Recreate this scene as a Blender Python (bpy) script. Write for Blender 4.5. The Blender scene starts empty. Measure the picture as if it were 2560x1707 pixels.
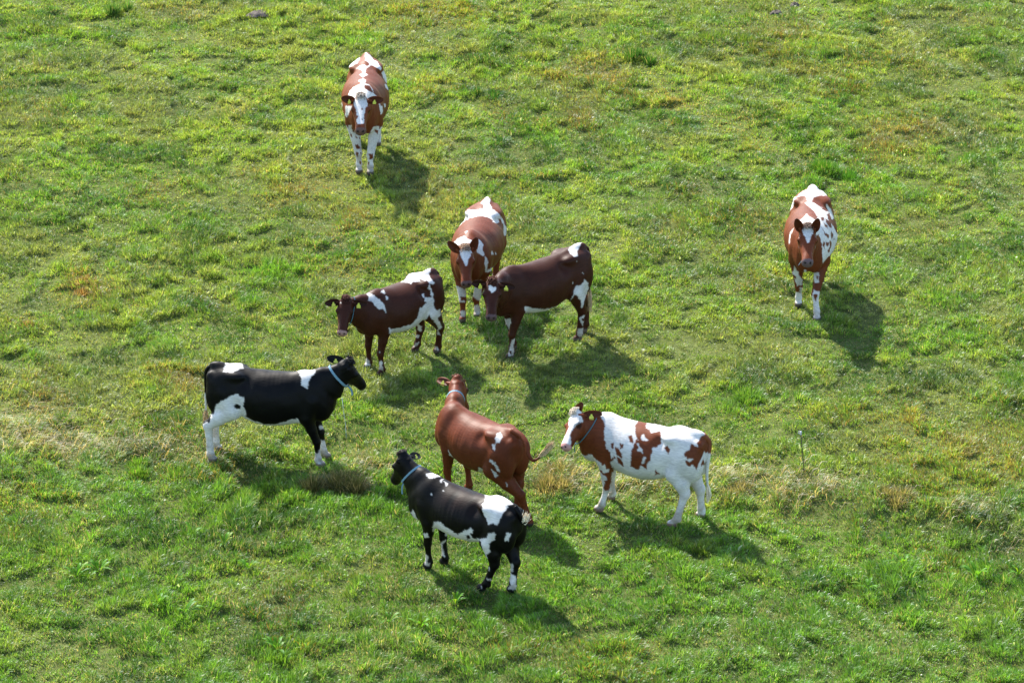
import bpy, math, random
import numpy as np

# ---------------------------------------------------------------- camera, sky, sun, exposure
scene = bpy.context.scene
PITCH = math.radians(23.0); DIST = 53.16
cam_data = bpy.data.cameras.new('camera')
cam = bpy.data.objects.new('camera', cam_data)
scene.collection.objects.link(cam)
cam.location = (0, -DIST * math.cos(PITCH), DIST * math.sin(PITCH))
cam.rotation_euler = (math.pi / 2 - PITCH, 0, 0)
cam_data.sensor_width = 36.0
cam_data.lens = 36.0 * 10100 / 2560
cam_data.clip_start = 1.0
cam_data.clip_end = 3000.0
scene.camera = cam

SUN_EL = math.radians(43)
SUN_AZ = math.radians(-32)        # direction of the sun seen from the field, measured from +Y towards +X
world = bpy.data.worlds.new('World'); scene.world = world
world.use_nodes = True
wn = world.node_tree.nodes; wn.clear()
sky = wn.new('ShaderNodeTexSky'); sky.sky_type = 'NISHITA'; sky.sun_disc = False
sky.sun_elevation = SUN_EL; sky.sun_rotation = SUN_AZ
bg = wn.new('ShaderNodeBackground'); bg.inputs["Strength"].default_value = 0.14
wo = wn.new('ShaderNodeOutputWorld')
world.node_tree.links.new(sky.outputs[0], bg.inputs[0]); world.node_tree.links.new(bg.outputs[0], wo.inputs[0])
sun_data = bpy.data.lights.new('sun', 'SUN'); sun = bpy.data.objects.new('sun', sun_data)
scene.collection.objects.link(sun)
sun_data.energy = 4.2; sun_data.angle = math.radians(1.2); sun_data.color = (1.0, 0.94, 0.84)
from mathutils import Vector
sdir = Vector((math.sin(SUN_AZ) * math.cos(SUN_EL), math.cos(SUN_AZ) * math.cos(SUN_EL), math.sin(SUN_EL)))
sun.rotation_euler = sdir.to_track_quat('Z', 'Y').to_euler(); sun.location = (-20, 40, 30)
scene.view_settings.view_transform = 'Standard'; scene.view_settings.look = 'None'
scene.view_settings.exposure = 1.62; scene.view_settings.gamma = 1.0
scene.view_settings.use_curve_mapping = False

# ---------------------------------------------------------------- helpers
def link(name, me, mats, parent=None):
    o = bpy.data.objects.new(name, me); scene.collection.objects.link(o)
    for m in (mats if isinstance(mats, (list, tuple)) else [mats]): me.materials.append(m)
    if parent: o.parent = parent
    return o

def tag(o, label=None, cat=None, group=None, kind=None):
    if label: o['label'] = label
    if cat: o['category'] = cat
    if group: o['group'] = group
    if kind: o['kind'] = kind
    return o

def fast_mesh(name, V, faces_flat, sizes, smooth=True, colors=None, mat_index=None):
    """mesh from arrays: faces_flat = vertex indices, sizes = corners per face"""
    me = bpy.data.meshes.new(name)
    V = np.asarray(V, np.float32); ff = np.asarray(faces_flat, np.int32); sz = np.asarray(sizes, np.int32)
    me.vertices.add(len(V)); me.vertices.foreach_set('co', V.ravel())
    me.loops.add(len(ff)); me.loops.foreach_set('vertex_index', ff)
    me.polygons.add(len(sz))
    st = np.zeros(len(sz), np.int32); st[1:] = np.cumsum(sz)[:-1]
    me.polygons.foreach_set('loop_start', st)
    me.polygons.foreach_set('use_smooth', np.full(len(sz), smooth))
    if mat_index is not None: me.polygons.foreach_set('material_index', np.asarray(mat_index, np.int32))
    me.update(calc_edges=True)
    if colors is not None:
        at = me.color_attributes.new('col', 'FLOAT_COLOR', 'POINT')
        c = np.ones((len(V), 4), np.float32); c[:, :3] = colors
        at.data.foreach_set('color', c.ravel())
    return me

def node_mat(name):
    m = bpy.data.materials.new(name); m.use_nodes = True
    nt = m.node_tree
    return m, nt, nt.nodes['Principled BSDF'], nt.nodes['Material Output']

def simple_mat(name, col, rough=.5, spec=.5, noise=0.0, scale=40):
    m, nt, b, o = node_mat(name)
    b.inputs['Roughness'].default_value = rough
    b.inputs['Specular IOR Level'].default_value = spec
    if noise:
        tc = nt.nodes.new('ShaderNodeTexCoord'); n = nt.nodes.new('ShaderNodeTexNoise'); n.inputs['Scale'].default_value = scale
        r = nt.nodes.new('ShaderNodeValToRGB'); nt.links.new(tc.outputs['Object'], n.inputs['Vector']); nt.links.new(n.outputs['Fac'], r.inputs['Fac'])
        r.color_ramp.elements[0].position = .3; r.color_ramp.elements[1].position = .7
        r.color_ramp.elements[0].color = tuple(c * (1 - noise) for c in col) + (1,)
        r.color_ramp.elements[1].color = tuple(min(1, c * (1 + noise)) for c in col) + (1,)
        nt.links.new(r.outputs[0], b.inputs['Base Color'])
    else:
        b.inputs['Base Color'].default_value = (*col, 1)
    return m

def hash2(ix, iy, seed):
    h = (ix.astype(np.int64) * 374761393 + iy.astype(np.int64) * 668265263 + seed * 1442695041) & 0xffffffff
    h = ((h ^ (h >> 13)) * 1274126177) & 0xffffffff
    return ((h ^ (h >> 16)) & 0xffffff) / float(0xffffff)

def vnoise(x, y, seed=0):
    ix = np.floor(x); iy = np.floor(y); fx = x - ix; fy = y - iy
    fx = fx * fx * (3 - 2 * fx); fy = fy * fy * (3 - 2 * fy)
    a = hash2(ix, iy, seed); b = hash2(ix + 1, iy, seed); c = hash2(ix, iy + 1, seed); d = hash2(ix + 1, iy + 1, seed)
    return (a * (1 - fx) + b * fx) * (1 - fy) + (c * (1 - fx) + d * fx) * fy

def fbm(x, y, seed=0, octv=4, gain=.5):
    s = 0; a = 1; t = 0
    for i in range(octv):
        s = s + a * vnoise(x * 2 ** i + 17.3 * i, y * 2 ** i - 9.1 * i, seed + i * 13); t += a; a *= gain
    return s / t

def inpoly(x, y, poly):
    r = np.zeros(len(x), bool); n = len(poly); j = n - 1
    for i in range(n):
        xi, yi = poly[i]; xj, yj = poly[j]
        if yi != yj:
            c = ((yi > y) != (yj > y)) & (x < (xj - xi) * (y - yi) / (yj - yi) + xi)
            r ^= c
        j = i
    return r

COWS = []
COWS.append({'id':1,'o':[-2.145,6.953],'hd':-90.1,'w':[0.629,-0.0,1.38],'t':[-0.629,-0.0,1.394],'hoof':{'LF':[0.742,0.083,0.02],'RF':[0.676,-0.083,0.02],'LH':[-0.489,0.15,0.02],'RH':[-0.569,-0.15,0.02]},'poll':[1.214,-0.02,1.379],'axis':[0.825,0.011,-0.564],'face':[0.564,-0.006,0.825],'hl':0.585,'ears':{'el':[0.03,0.23,0.07],'er':[0.06,-0.18,0.16]},'hw':0.35,'joint':{'RF':[0.677,-0.09,0.312],'LF':[0.723,0.086,0.292]},'coat':(0.13,0.032,0.0105),'label':'farthest cow, brown and white with a broad white blaze, facing the camera','topknot':(0.9,(0.5,0.45,0.38)),'muzzle':(0.13,0.07,0.055),'tags':'el er','pa':[-0.036,0.999,-0.012],'pb':[-0.337,-0.001,0.942],'pd':[0.941,0.038,0.336],'paint':[('T','W',[(-0.021,1.55),(0.062,1.499),(0.1,1.436),(0.151,1.411),(0.227,1.296),(0.214,1.269),(0.15,1.307),(0.074,1.345),(0.049,1.332),(0.011,1.312),(-0.015,1.268),(-0.015,1.22),(0.029,1.201),(-0.015,1.192),(-0.047,1.161),(-0.085,1.186),(-0.11,1.205),(-0.053,1.233),(-0.059,1.265),(-0.142,1.3),(-0.085,1.347),(-0.027,1.347),(0.023,1.334),(0.055,1.373),(-0.015,1.423)]),('T','W',[(-0.091,1.461),(-0.135,1.372),(-0.256,1.313),(-0.307,1.271),(-0.307,1.41),(-0.142,1.474)]),('B','W',[(-0.295,1.233),(-0.32,1.093),(-0.361,0.992),(-0.409,1.004),(-0.396,1.22),(-0.301,1.258)]),('B','W',[(0.227,1.233),(0.284,1.093),(0.353,1.068),(0.354,1.182),(0.252,1.271)]),('B','W',[(0.271,1.081),(0.315,1.043),(0.353,0.979),(0.315,0.979),(0.277,1.024)]),('B','W',[(-0.123,1.119),(-0.053,1.144),(-0.009,1.125),(-0.015,1.074),(0.036,1.062),(0.074,1.023),(0.105,0.928),(0.15,0.89),(0.188,0.839),(0.2,0.725),(0.15,0.827),(0.073,0.941),(-0.003,0.979),(-0.079,1.017),(-0.168,0.979),(-0.219,0.903),(-0.257,0.89),(-0.263,0.928),(-0.193,1.017),(-0.079,1.081)]),('BL','W',[(-0.079,1.015),(-0.003,0.979),(0.073,0.941),(0.131,0.89),(0.181,0.852),(0.124,0.789),(0.01,0.789),(-0.118,0.801),(-0.257,0.814),(-0.264,0.865),(-0.257,0.903),(-0.168,0.973)]),('B','k',[(-0.015,1.055),(0.048,1.043),(0.086,0.966),(0.112,0.928),(0.035,0.966),(-0.028,1.004)]),('B','W',[(-0.302,0.757),(-0.207,0.744),(-0.245,0.662),(-0.292,0.566),(-0.309,0.623)]),('B','W',[(-0.372,0.82),(-0.353,0.789),(-0.349,0.738),(-0.372,0.75)]),('B','W',[(0.188,0.757),(0.232,0.744),(0.241,0.655),(0.206,0.617),(0.2,0.687)]),('B','W',[(0.251,0.789),(0.277,0.776),(0.283,0.725),(0.261,0.738)]),('BL','W',[(-0.258,0.477),(-0.22,0.471),(-0.182,0.382),(-0.131,0.42),(-0.055,0.318),(-0.017,0.306),(0.047,0.344),(0.098,0.452),(0.181,0.461),(0.199,0.267),(0.147,-0.382),(-0.184,-0.381),(-0.271,0.331)]),('LL','W',[(-0.309,0.458),(0.225,0.458),(0.223,-0.433),(-0.311,-0.432)]),('BL','k',[(-0.22,0.458),(-0.167,0.395),(-0.172,0.35),(-0.201,0.395)]),('BL','k',[(-0.125,0.42),(-0.07,0.344),(-0.103,0.329)]),('BL','k',[(-0.163,0.344),(-0.125,0.274),(-0.154,0.287)]),('BL','k',[(-0.246,0.382),(-0.198,0.293),(-0.231,0.303)]),('BL','k',[(-0.109,0.306),(-0.078,0.27),(-0.116,0.274)]),('BL','k',[(0.117,0.42),(0.164,0.395),(0.169,0.331),(0.13,0.363)]),('RF','k',[(-0.17,0.194),(-0.125,0.189),(-0.119,0.172),(-0.075,0.147),(-0.094,0.125),(-0.157,0.138)]),('RF','k',[(-0.155,0.089),(-0.119,0.077),(-0.117,0.02),(-0.138,0.007)]),('RF','k',[(-0.1,0.07),(-0.071,0.077),(-0.073,0.045)]),('RF','k',[(-0.107,-0.038),(-0.084,-0.05),(-0.084,-0.095),(-0.104,-0.101)]),('LF','k',[(0.027,0.058),(0.093,0.064),(0.093,-0.015),(0.043,-0.028)]),('LF','k',[(0.023,-0.051),(0.036,-0.063),(0.033,-0.108),(0.02,-0.095)]),('H','W',[(-0.184,0.808),(-0.143,0.871),(-0.054,0.903),(-0.003,0.871),(0.02,0.776),(-0.014,0.712),(-0.035,0.611),(-0.027,0.506),(-0.055,0.491),(-0.131,0.494),(-0.144,0.566),(-0.115,0.598),(-0.143,0.626),(-0.146,0.7),(-0.181,0.757)]),('H','k',[(-0.08,0.725),(-0.052,0.719),(-0.054,0.697),(-0.073,0.697)]),('H','k',[(-0.061,0.566),(-0.048,0.566),(-0.048,0.541),(-0.057,0.547)])]})
COWS.append({'id':2,'o':[-0.436,1.411],'hd':-99.8,'w':[0.599,0.0,1.24],'t':[-0.599,-0.0,1.252],'hoof':{'LF':[0.587,0.072,0.02],'RF':[0.77,-0.09,0.02],'LH':[-0.443,0.134,0.02],'RH':[-0.556,-0.156,0.02]},'poll':[1.124,0.013,1.208],'axis':[0.743,0.163,-0.65],'face':[0.644,0.093,0.759],'hl':0.525,'ears':{'el':[-0.11,0.08,0.17],'er':[-0.08,-0.14,0.15]},'hw':0.35,'joint':{'RF':[0.731,-0.095,0.286],'LF':[0.611,0.062,0.272]},'coat':(0.122,0.029,0.0095),'label':'red brown cow with a white saddle on the rump, standing behind two dark brown cows','topknot':(0.9,(0.36,0.24,0.16)),'muzzle':(0.13,0.075,0.065),'tags':'','pa':[-0.178,0.984,-0.003],'pb':[-0.363,-0.063,0.93],'pd':[0.915,0.166,0.369],'paint':[('T','W',[(0.097,1.411),(0.155,1.353),(0.132,1.307),(0.166,1.237),(0.271,1.156),(0.329,1.051),(0.399,0.912),(0.323,0.865),(0.323,0.993),(0.283,1.098),(0.242,1.098),(0.265,1.051),(0.213,1.037),(0.172,1.055),(0.19,1.074),(0.097,1.121),(-0.008,1.132),(-0.136,1.109),(-0.229,1.051),(-0.31,0.958),(-0.264,1.051),(-0.194,1.127),(-0.235,1.13),(-0.217,1.179),(-0.159,1.22),(-0.031,1.22),(0.039,1.237),(0.05,1.284),(0.015,1.307)]),('B','W',[(-0.374,0.72),(-0.357,0.772),(-0.299,0.83),(-0.194,0.871),(-0.168,0.836),(-0.101,0.807),(-0.072,0.76),(-0.148,0.778),(-0.194,0.766),(-0.229,0.755),(-0.293,0.737),(-0.31,0.708),(-0.324,0.737)]),('B','W',[(-0.037,0.844),(0.004,0.807),(0.044,0.749),(0.038,0.702),(0.07,0.601),(0.027,0.604),(-0.037,0.656),(-0.02,0.76)]),('B','W',[(0.064,0.598),(0.102,0.578),(0.116,0.502),(0.091,0.412),(0.213,0.47),(0.143,0.4),(0.073,0.388)]),('B','W',[(0.163,0.679),(0.192,0.619),(0.149,0.619)]),('B','W',[(0.204,0.662),(0.233,0.621),(0.207,0.623)]),('B','W',[(-0.2,0.917),(-0.165,0.935),(-0.159,0.921),(-0.182,0.906)]),('B','W',[(-0.415,0.656),(-0.383,0.662),(-0.401,0.604)]),('BL','W',[(-0.357,0.243),(-0.264,0.17),(-0.206,0.153),(-0.171,0.197),(-0.09,0.191),(0.015,0.295),(-0.008,0.121),(-0.183,0.092),(-0.299,0.086),(-0.369,0.202),(-0.38,0.237)]),('RF','W',[(-0.38,0.249),(-0.183,0.144),(-0.183,0.069),(-0.252,0.063),(-0.258,-0.021),(-0.322,0.063)]),('RF','W',[(-0.258,0.01),(-0.194,0.01),(-0.197,-0.014),(-0.258,-0.016)]),('RF','W',[(-0.258,-0.129),(-0.189,-0.129),(-0.192,-0.199),(-0.258,-0.199)]),('LF','W',[(-0.113,0.202),(0.027,0.202),(0.027,0.005),(-0.031,0.016),(-0.095,0.069)]),('LF','W',[(-0.072,-0.054),(-0.02,-0.042),(0.038,-0.193),(-0.09,-0.193)]),('LH','W',[(0.155,0.377),(0.18,0.377),(0.172,0.284),(0.149,0.295)]),('H','W',[(-0.269,0.667),(-0.229,0.702),(-0.182,0.731),(-0.122,0.708),(-0.101,0.644),(-0.134,0.586),(-0.153,0.514),(-0.18,0.462),(-0.212,0.528),(-0.241,0.598)])]})
COWS.append({'id':3,'o':[4.017,1.633],'hd':-95.2,'w':[0.603,-0.0,1.33],'t':[-0.603,-0.0,1.343],'hoof':{'LF':[0.93,0.126,0.02],'RF':[0.436,-0.131,0.02],'LH':[-0.458,0.146,0.02],'RH':[-0.547,-0.152,0.02]},'poll':[1.11,-0.031,1.411],'axis':[0.86,0.044,-0.509],'face':[0.506,0.071,0.86],'hl':0.564,'ears':{'el':[-0.04,0.04,0.23],'er':[-0.03,-0.08,0.22]},'hw':0.36,'joint':{'RF':[0.501,-0.132,0.313],'LF':[0.85,0.094,0.343]},'coat':(0.122,0.029,0.0095),'label':'red and white cow with upright ears standing alone at the right of the field','topknot':(0.9,(0.3,0.22,0.17)),'muzzle':(0.12,0.08,0.08),'tags':'','collar':{'mat':'STRAP_GREY','t':0.7,'w':0.025,'end':0.16,'slack':0.03,'enddir':(0.2,-0.6,-0.8)},'pa':[-0.022,0.999,0.027],'pb':[-0.366,-0.033,0.93],'pd':[0.93,0.011,0.366],'paint':[('T','W',[(0.04,1.503),(0.114,1.46),(0.188,1.417),(0.25,1.355),(0.216,1.309),(0.139,1.337),(0.065,1.306),(0.035,1.263),(0.189,1.145),(0.269,1.096),(0.238,1.077),(0.257,1.009),(0.3,0.96),(0.331,0.898),(0.386,0.8),(0.387,0.725),(0.313,0.565),(0.178,0.429),(0.18,0.577),(0.171,0.676),(0.14,0.75),(0.116,0.812),(0.122,0.886),(0.097,0.948),(0.066,0.923),(-0.008,0.972),(-0.057,0.997),(-0.143,0.923),(-0.15,0.985),(-0.082,1.022),(-0.033,1.084),(0.004,1.04),(0.091,1.003),(0.115,1.022),(0.09,1.084),(0.029,1.158),(-0.021,1.195),(-0.064,1.236),(-0.033,1.244),(-0.027,1.306),(-0.058,1.324),(-0.144,1.316),(-0.181,1.306),(-0.095,1.38),(-0.021,1.429)]),('N','W',[(-0.15,0.923),(-0.15,0.985),(-0.082,1.022),(-0.033,1.084),(0.004,1.04),(0.091,1.003),(0.14,1.009),(0.14,0.849),(0.116,0.8),(0.091,0.8),(0.066,0.923),(-0.008,0.96),(-0.057,0.96)]),('N','W',[(0.14,1.009),(0.189,0.898),(0.19,0.676),(0.178,0.602),(0.159,0.75),(0.122,0.812)]),('B','k',[(-0.144,0.966),(-0.082,0.991),(-0.02,1.0),(-0.082,0.979),(-0.137,0.954)]),('B','k',[(0.148,1.032),(0.189,1.037),(0.204,0.997),(0.164,0.995)]),('B','k',[(0.189,0.979),(0.238,0.923),(0.253,0.871),(0.211,0.911)]),('B','k',[(0.216,1.009),(0.3,0.979),(0.298,0.886),(0.257,0.929),(0.238,0.948)]),('B','k',[(0.165,0.917),(0.214,0.824),(0.257,0.802),(0.26,0.754),(0.214,0.793)]),('B','k',[(0.294,0.867),(0.321,0.8),(0.303,0.74),(0.288,0.793)]),('B','k',[(0.175,0.676),(0.196,0.716),(0.214,0.701),(0.202,0.612)]),('B','k',[(0.229,0.701),(0.257,0.703),(0.26,0.658),(0.232,0.657)]),('B','k',[(0.273,0.728),(0.303,0.701),(0.294,0.633),(0.261,0.562),(0.249,0.59),(0.273,0.649)]),('B','k',[(0.323,0.762),(0.34,0.75),(0.331,0.713)]),('B','k',[(0.065,1.306),(0.139,1.337),(0.238,1.328),(0.269,1.219),(0.273,1.133),(0.213,1.133),(0.139,1.182),(0.035,1.25)]),('B','W',[(0.226,1.217),(0.287,1.164),(0.337,1.022),(0.3,1.009),(0.269,1.106),(0.226,1.176)]),('B','W',[(-0.154,1.315),(-0.206,1.257),(-0.212,1.183),(-0.273,1.108),(-0.304,1.071),(-0.329,1.133),(-0.243,1.294),(-0.194,1.318)]),('B','W',[(-0.199,0.892),(-0.239,0.812),(-0.258,0.682),(-0.269,0.701),(-0.26,0.8),(-0.227,0.874)]),('B','W',[(-0.328,0.645),(-0.285,0.559),(-0.316,0.565)]),('BL','W',[(-0.2,0.392),(-0.155,0.324),(-0.124,0.268),(-0.083,0.194),(-0.09,0.13),(-0.161,0.117),(-0.192,0.231),(-0.226,0.293),(-0.226,0.318),(-0.198,0.324)]),('BL','k',[(-0.21,0.283),(-0.171,0.243),(-0.179,0.219),(-0.204,0.243)]),('RF','W',[(-0.216,0.039),(-0.056,0.04),(-0.055,-0.189),(-0.216,-0.189)]),('RF','W',[(-0.124,0.101),(-0.09,0.101),(-0.09,0.033),(-0.123,0.046)]),('RF','k',[(-0.148,0.132),(-0.103,0.126),(-0.111,0.101),(-0.142,0.101)]),('BL','W',[(-0.056,0.351),(-0.031,0.342),(-0.038,0.268),(-0.01,0.256),(-0.016,0.204),(-0.044,0.213),(-0.068,0.268)]),('LF','W',[(0.052,0.299),(0.135,0.299),(0.138,0.167),(0.092,0.167),(0.061,0.219)]),('BL','W',[(0.052,0.299),(0.135,0.299),(0.138,0.167),(0.092,0.167),(0.061,0.219)]),('LF','k',[(0.104,0.262),(0.131,0.256),(0.127,0.2),(0.104,0.219)]),('LF','W',[(0.061,0.073),(0.142,0.043),(0.142,-0.016),(0.179,-0.35),(0.031,-0.35),(0.018,-0.014),(0.049,-0.016)]),('LF','k',[(0.068,0.015),(0.115,-0.001),(0.095,-0.084),(0.068,-0.053)]),('H','W',[(-0.084,0.874),(-0.094,0.898),(-0.033,0.905),(0.056,0.88),(0.056,0.824),(0.024,0.772),(-0.011,0.686),(-0.045,0.76),(-0.082,0.824)])]})
COWS.append({'id':4,'o':[-1.368,-0.66],'hd':-138.0,'w':[0.486,0.0,1.129],'t':[-0.486,0.0,1.171],'hoof':{'LF':[0.548,0.147,0.02],'RF':[0.524,-0.146,0.02],'LH':[-0.48,0.066,0.02],'RH':[-0.284,-0.147,0.02]},'poll':[0.946,-0.074,1.122],'axis':[0.544,0.469,-0.696],'face':[0.441,0.546,0.712],'hl':0.478,'ears':{'el':[0.01,0.2,0.04],'er':[0.07,-0.18,0.07]},'hw':0.3,'xt':-0.68,'joint':{'LF':[0.559,0.134,0.305],'LH':[-0.482,0.108,0.378],'RH':[-0.348,-0.129,0.331]},'coat':(0.041,0.0112,0.0048),'label':'dark brown cow with a white rump patch and thin teal collar, facing left','topknot':(0.9,(0.09,0.03,0.02)),'muzzle':(0.35,0.2,0.17),'tags':'el er','collar':{'mat':'STRAP_TEAL','t':0.66,'w':0.011,'end':0.16,'slack':0.09,'enddir':(-0.2,-0.2,-0.9)},'pa':[-0.759,0.651,-0.01],'pb':[-0.256,-0.284,0.924],'pd':[0.599,0.704,0.382],'paint':[('B','W',[(-0.491,0.837),(-0.521,0.869),(-0.5,0.885),(-0.463,0.869),(-0.426,0.853),(-0.341,0.795),(-0.289,0.732),(-0.278,0.679),(-0.255,0.624),(-0.273,0.631),(-0.299,0.679),(-0.363,0.674),(-0.405,0.721),(-0.447,0.774),(-0.491,0.787)]),('B','W',[(-0.329,0.898),(-0.299,0.932),(-0.281,0.871),(-0.304,0.879)]),('B','W',[(-0.27,0.842),(-0.246,0.827),(-0.25,0.79),(-0.262,0.795)]),('T','W',[(0.017,1.149),(0.123,1.18),(0.239,1.191),(0.292,1.217),(0.313,1.191),(0.302,1.154),(0.281,1.143),(0.297,1.091),(0.352,1.022),(0.341,0.993),(0.281,1.006),(0.26,1.038),(0.155,1.064),(0.186,1.032),(0.075,1.032),(0.06,0.999),(-0.004,1.027),(-0.078,1.03),(-0.004,1.08),(0.023,1.122)]),('B','W',[(0.281,1.001),(0.313,0.955),(0.323,0.911),(0.347,0.869),(0.339,0.821),(0.302,0.858),(0.302,0.922),(0.269,0.943)]),('B','W',[(0.195,0.879),(0.218,0.879),(0.236,0.808),(0.202,0.842)]),('BL','W',[(0.228,0.79),(0.244,0.829),(0.344,0.827),(0.361,0.79),(0.344,0.753),(0.355,0.689),(0.387,0.656),(0.434,0.681),(0.439,0.605),(0.397,0.552),(0.439,0.489),(0.452,0.436),(0.408,0.404),(0.434,0.336),(0.397,0.349),(0.39,0.394),(0.408,0.436),(0.355,0.531),(0.308,0.571),(0.281,0.626),(0.207,0.563),(0.128,0.521),(0.144,0.626),(0.17,0.656),(0.158,0.679),(0.218,0.726),(0.252,0.753)]),('T','W',[(0.038,0.468),(0.207,0.626),(0.292,0.626),(0.292,0.563),(0.186,0.415)]),('T','W',[(-0.231,0.445),(-0.204,0.418),(-0.109,0.436),(-0.046,0.449),(0.049,0.48),(0.118,0.521),(0.144,0.457),(0.038,0.352),(-0.215,0.32)]),('B','W',[(-0.607,0.278),(-0.584,0.257),(-0.531,0.202),(-0.468,0.23),(-0.405,0.262),(-0.386,0.301),(-0.333,0.241),(-0.384,0.22),(-0.447,0.141),(-0.595,0.141)]),('LF','W',[(-0.354,0.005),(-0.315,0.005),(-0.321,-0.039),(-0.297,-0.104),(-0.365,-0.097)]),('LF','W',[(-0.354,0.13),(-0.333,0.119),(-0.339,0.098)]),('RF','W',[(-0.519,0.058),(-0.477,-0.007),(-0.475,-0.06),(-0.542,-0.06),(-0.537,0.014)]),('RH','W',[(0.081,0.521),(0.144,0.491),(0.199,0.449),(0.193,0.381),(0.149,0.402),(0.133,0.457)]),('RH','W',[(0.121,0.348),(0.165,0.338),(0.146,0.297),(0.11,0.309)]),('RH','W',[(0.159,0.254),(0.135,0.199),(0.086,0.188),(0.107,0.235)]),('LH','W',[(0.378,0.195),(0.41,0.174),(0.415,0.138),(0.36,0.146)]),('LH','W',[(0.308,0.571),(0.355,0.594),(0.403,0.552),(0.439,0.489),(0.452,0.436),(0.408,0.404),(0.434,0.336),(0.397,0.349),(0.39,0.394),(0.408,0.436),(0.355,0.521)]),('H','W',[(-0.853,0.769),(-0.837,0.772),(-0.832,0.755),(-0.845,0.753)])]})
COWS.append({'id':5,'o':[0.455,-0.113],'hd':-146.5,'w':[0.533,0.0,1.222],'t':[-0.533,-0.0,1.306],'hoof':{'LF':[0.65,0.139,0.02],'RF':[0.455,-0.099,0.02],'LH':[-0.411,0.137,0.02],'RH':[-0.646,-0.065,0.02]},'poll':[1.051,0.308,1.253],'axis':[0.435,0.607,-0.665],'face':[0.357,0.562,0.746],'hl':0.518,'ears':{'el':[0.04,0.21,0.03],'er':[0.04,-0.18,0.11]},'hw':0.3,'xt':-0.63,'joint':{'LF':[0.637,0.138,0.339],'LH':[-0.452,0.156,0.428]},'coat':(0.039,0.0108,0.005),'label':'dark brown cow with a small white forehead star and white patch at the tail head','topknot':(0.8,(0.1,0.035,0.02)),'muzzle':(0.1,0.06,0.06),'tags':'el er','pa':[-0.829,0.559,0.003],'pb':[-0.209,-0.316,0.926],'pd':[0.518,0.767,0.379],'paint':[('T','W',[(0.381,1.339),(0.461,1.344),(0.426,1.286),(0.397,1.232),(0.41,1.161),(0.36,1.156),(0.306,1.198),(0.281,1.248),(0.328,1.296)]),('BL','W',[(0.493,0.861),(0.538,0.817),(0.543,0.742),(0.52,0.644),(0.488,0.566),(0.468,0.481),(0.448,0.495),(0.456,0.572),(0.397,0.641),(0.36,0.655),(0.306,0.572),(0.344,0.662),(0.367,0.742),(0.392,0.774),(0.445,0.783),(0.488,0.827)]),('T','W',[(-0.28,0.511),(-0.184,0.486),(-0.056,0.468),(0.051,0.486),(0.189,0.518),(0.338,0.62),(0.349,0.518),(0.093,0.38),(-0.184,0.38),(-0.29,0.401)]),('BL','W',[(-0.605,0.335),(-0.469,0.345),(-0.463,0.284),(-0.568,0.263)]),('RF','W',[(-0.53,0.316),(-0.45,0.316),(-0.461,0.22),(-0.5,0.207)]),('LF','W',[(-0.45,0.076),(-0.405,0.083),(-0.432,0.007),(-0.421,-0.068),(-0.437,-0.134),(-0.504,-0.175),(-0.488,-0.068),(-0.472,0.007)]),('LF','k',[(-0.482,-0.068),(-0.45,-0.066),(-0.452,-0.113),(-0.477,-0.116)]),('LH','W',[(0.422,0.369),(0.5,0.387),(0.482,0.337),(0.49,0.295),(0.466,0.247),(0.445,0.305),(0.426,0.327)]),('LH','W',[(0.411,0.206),(0.482,0.222),(0.486,0.167),(0.456,0.101),(0.397,0.133)]),('LH','k',[(0.456,0.348),(0.482,0.35),(0.479,0.311),(0.461,0.316)]),('B','W',[(0.33,0.827),(0.345,0.825),(0.34,0.804)]),('B','W',[(0.466,0.936),(0.481,0.934),(0.477,0.919)]),('B','W',[(0.383,1.094),(0.396,1.085),(0.387,1.077)]),('H','W',[(-0.751,0.772),(-0.727,0.779),(-0.701,0.761),(-0.653,0.766),(-0.64,0.726),(-0.706,0.678),(-0.743,0.726)])]})
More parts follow.
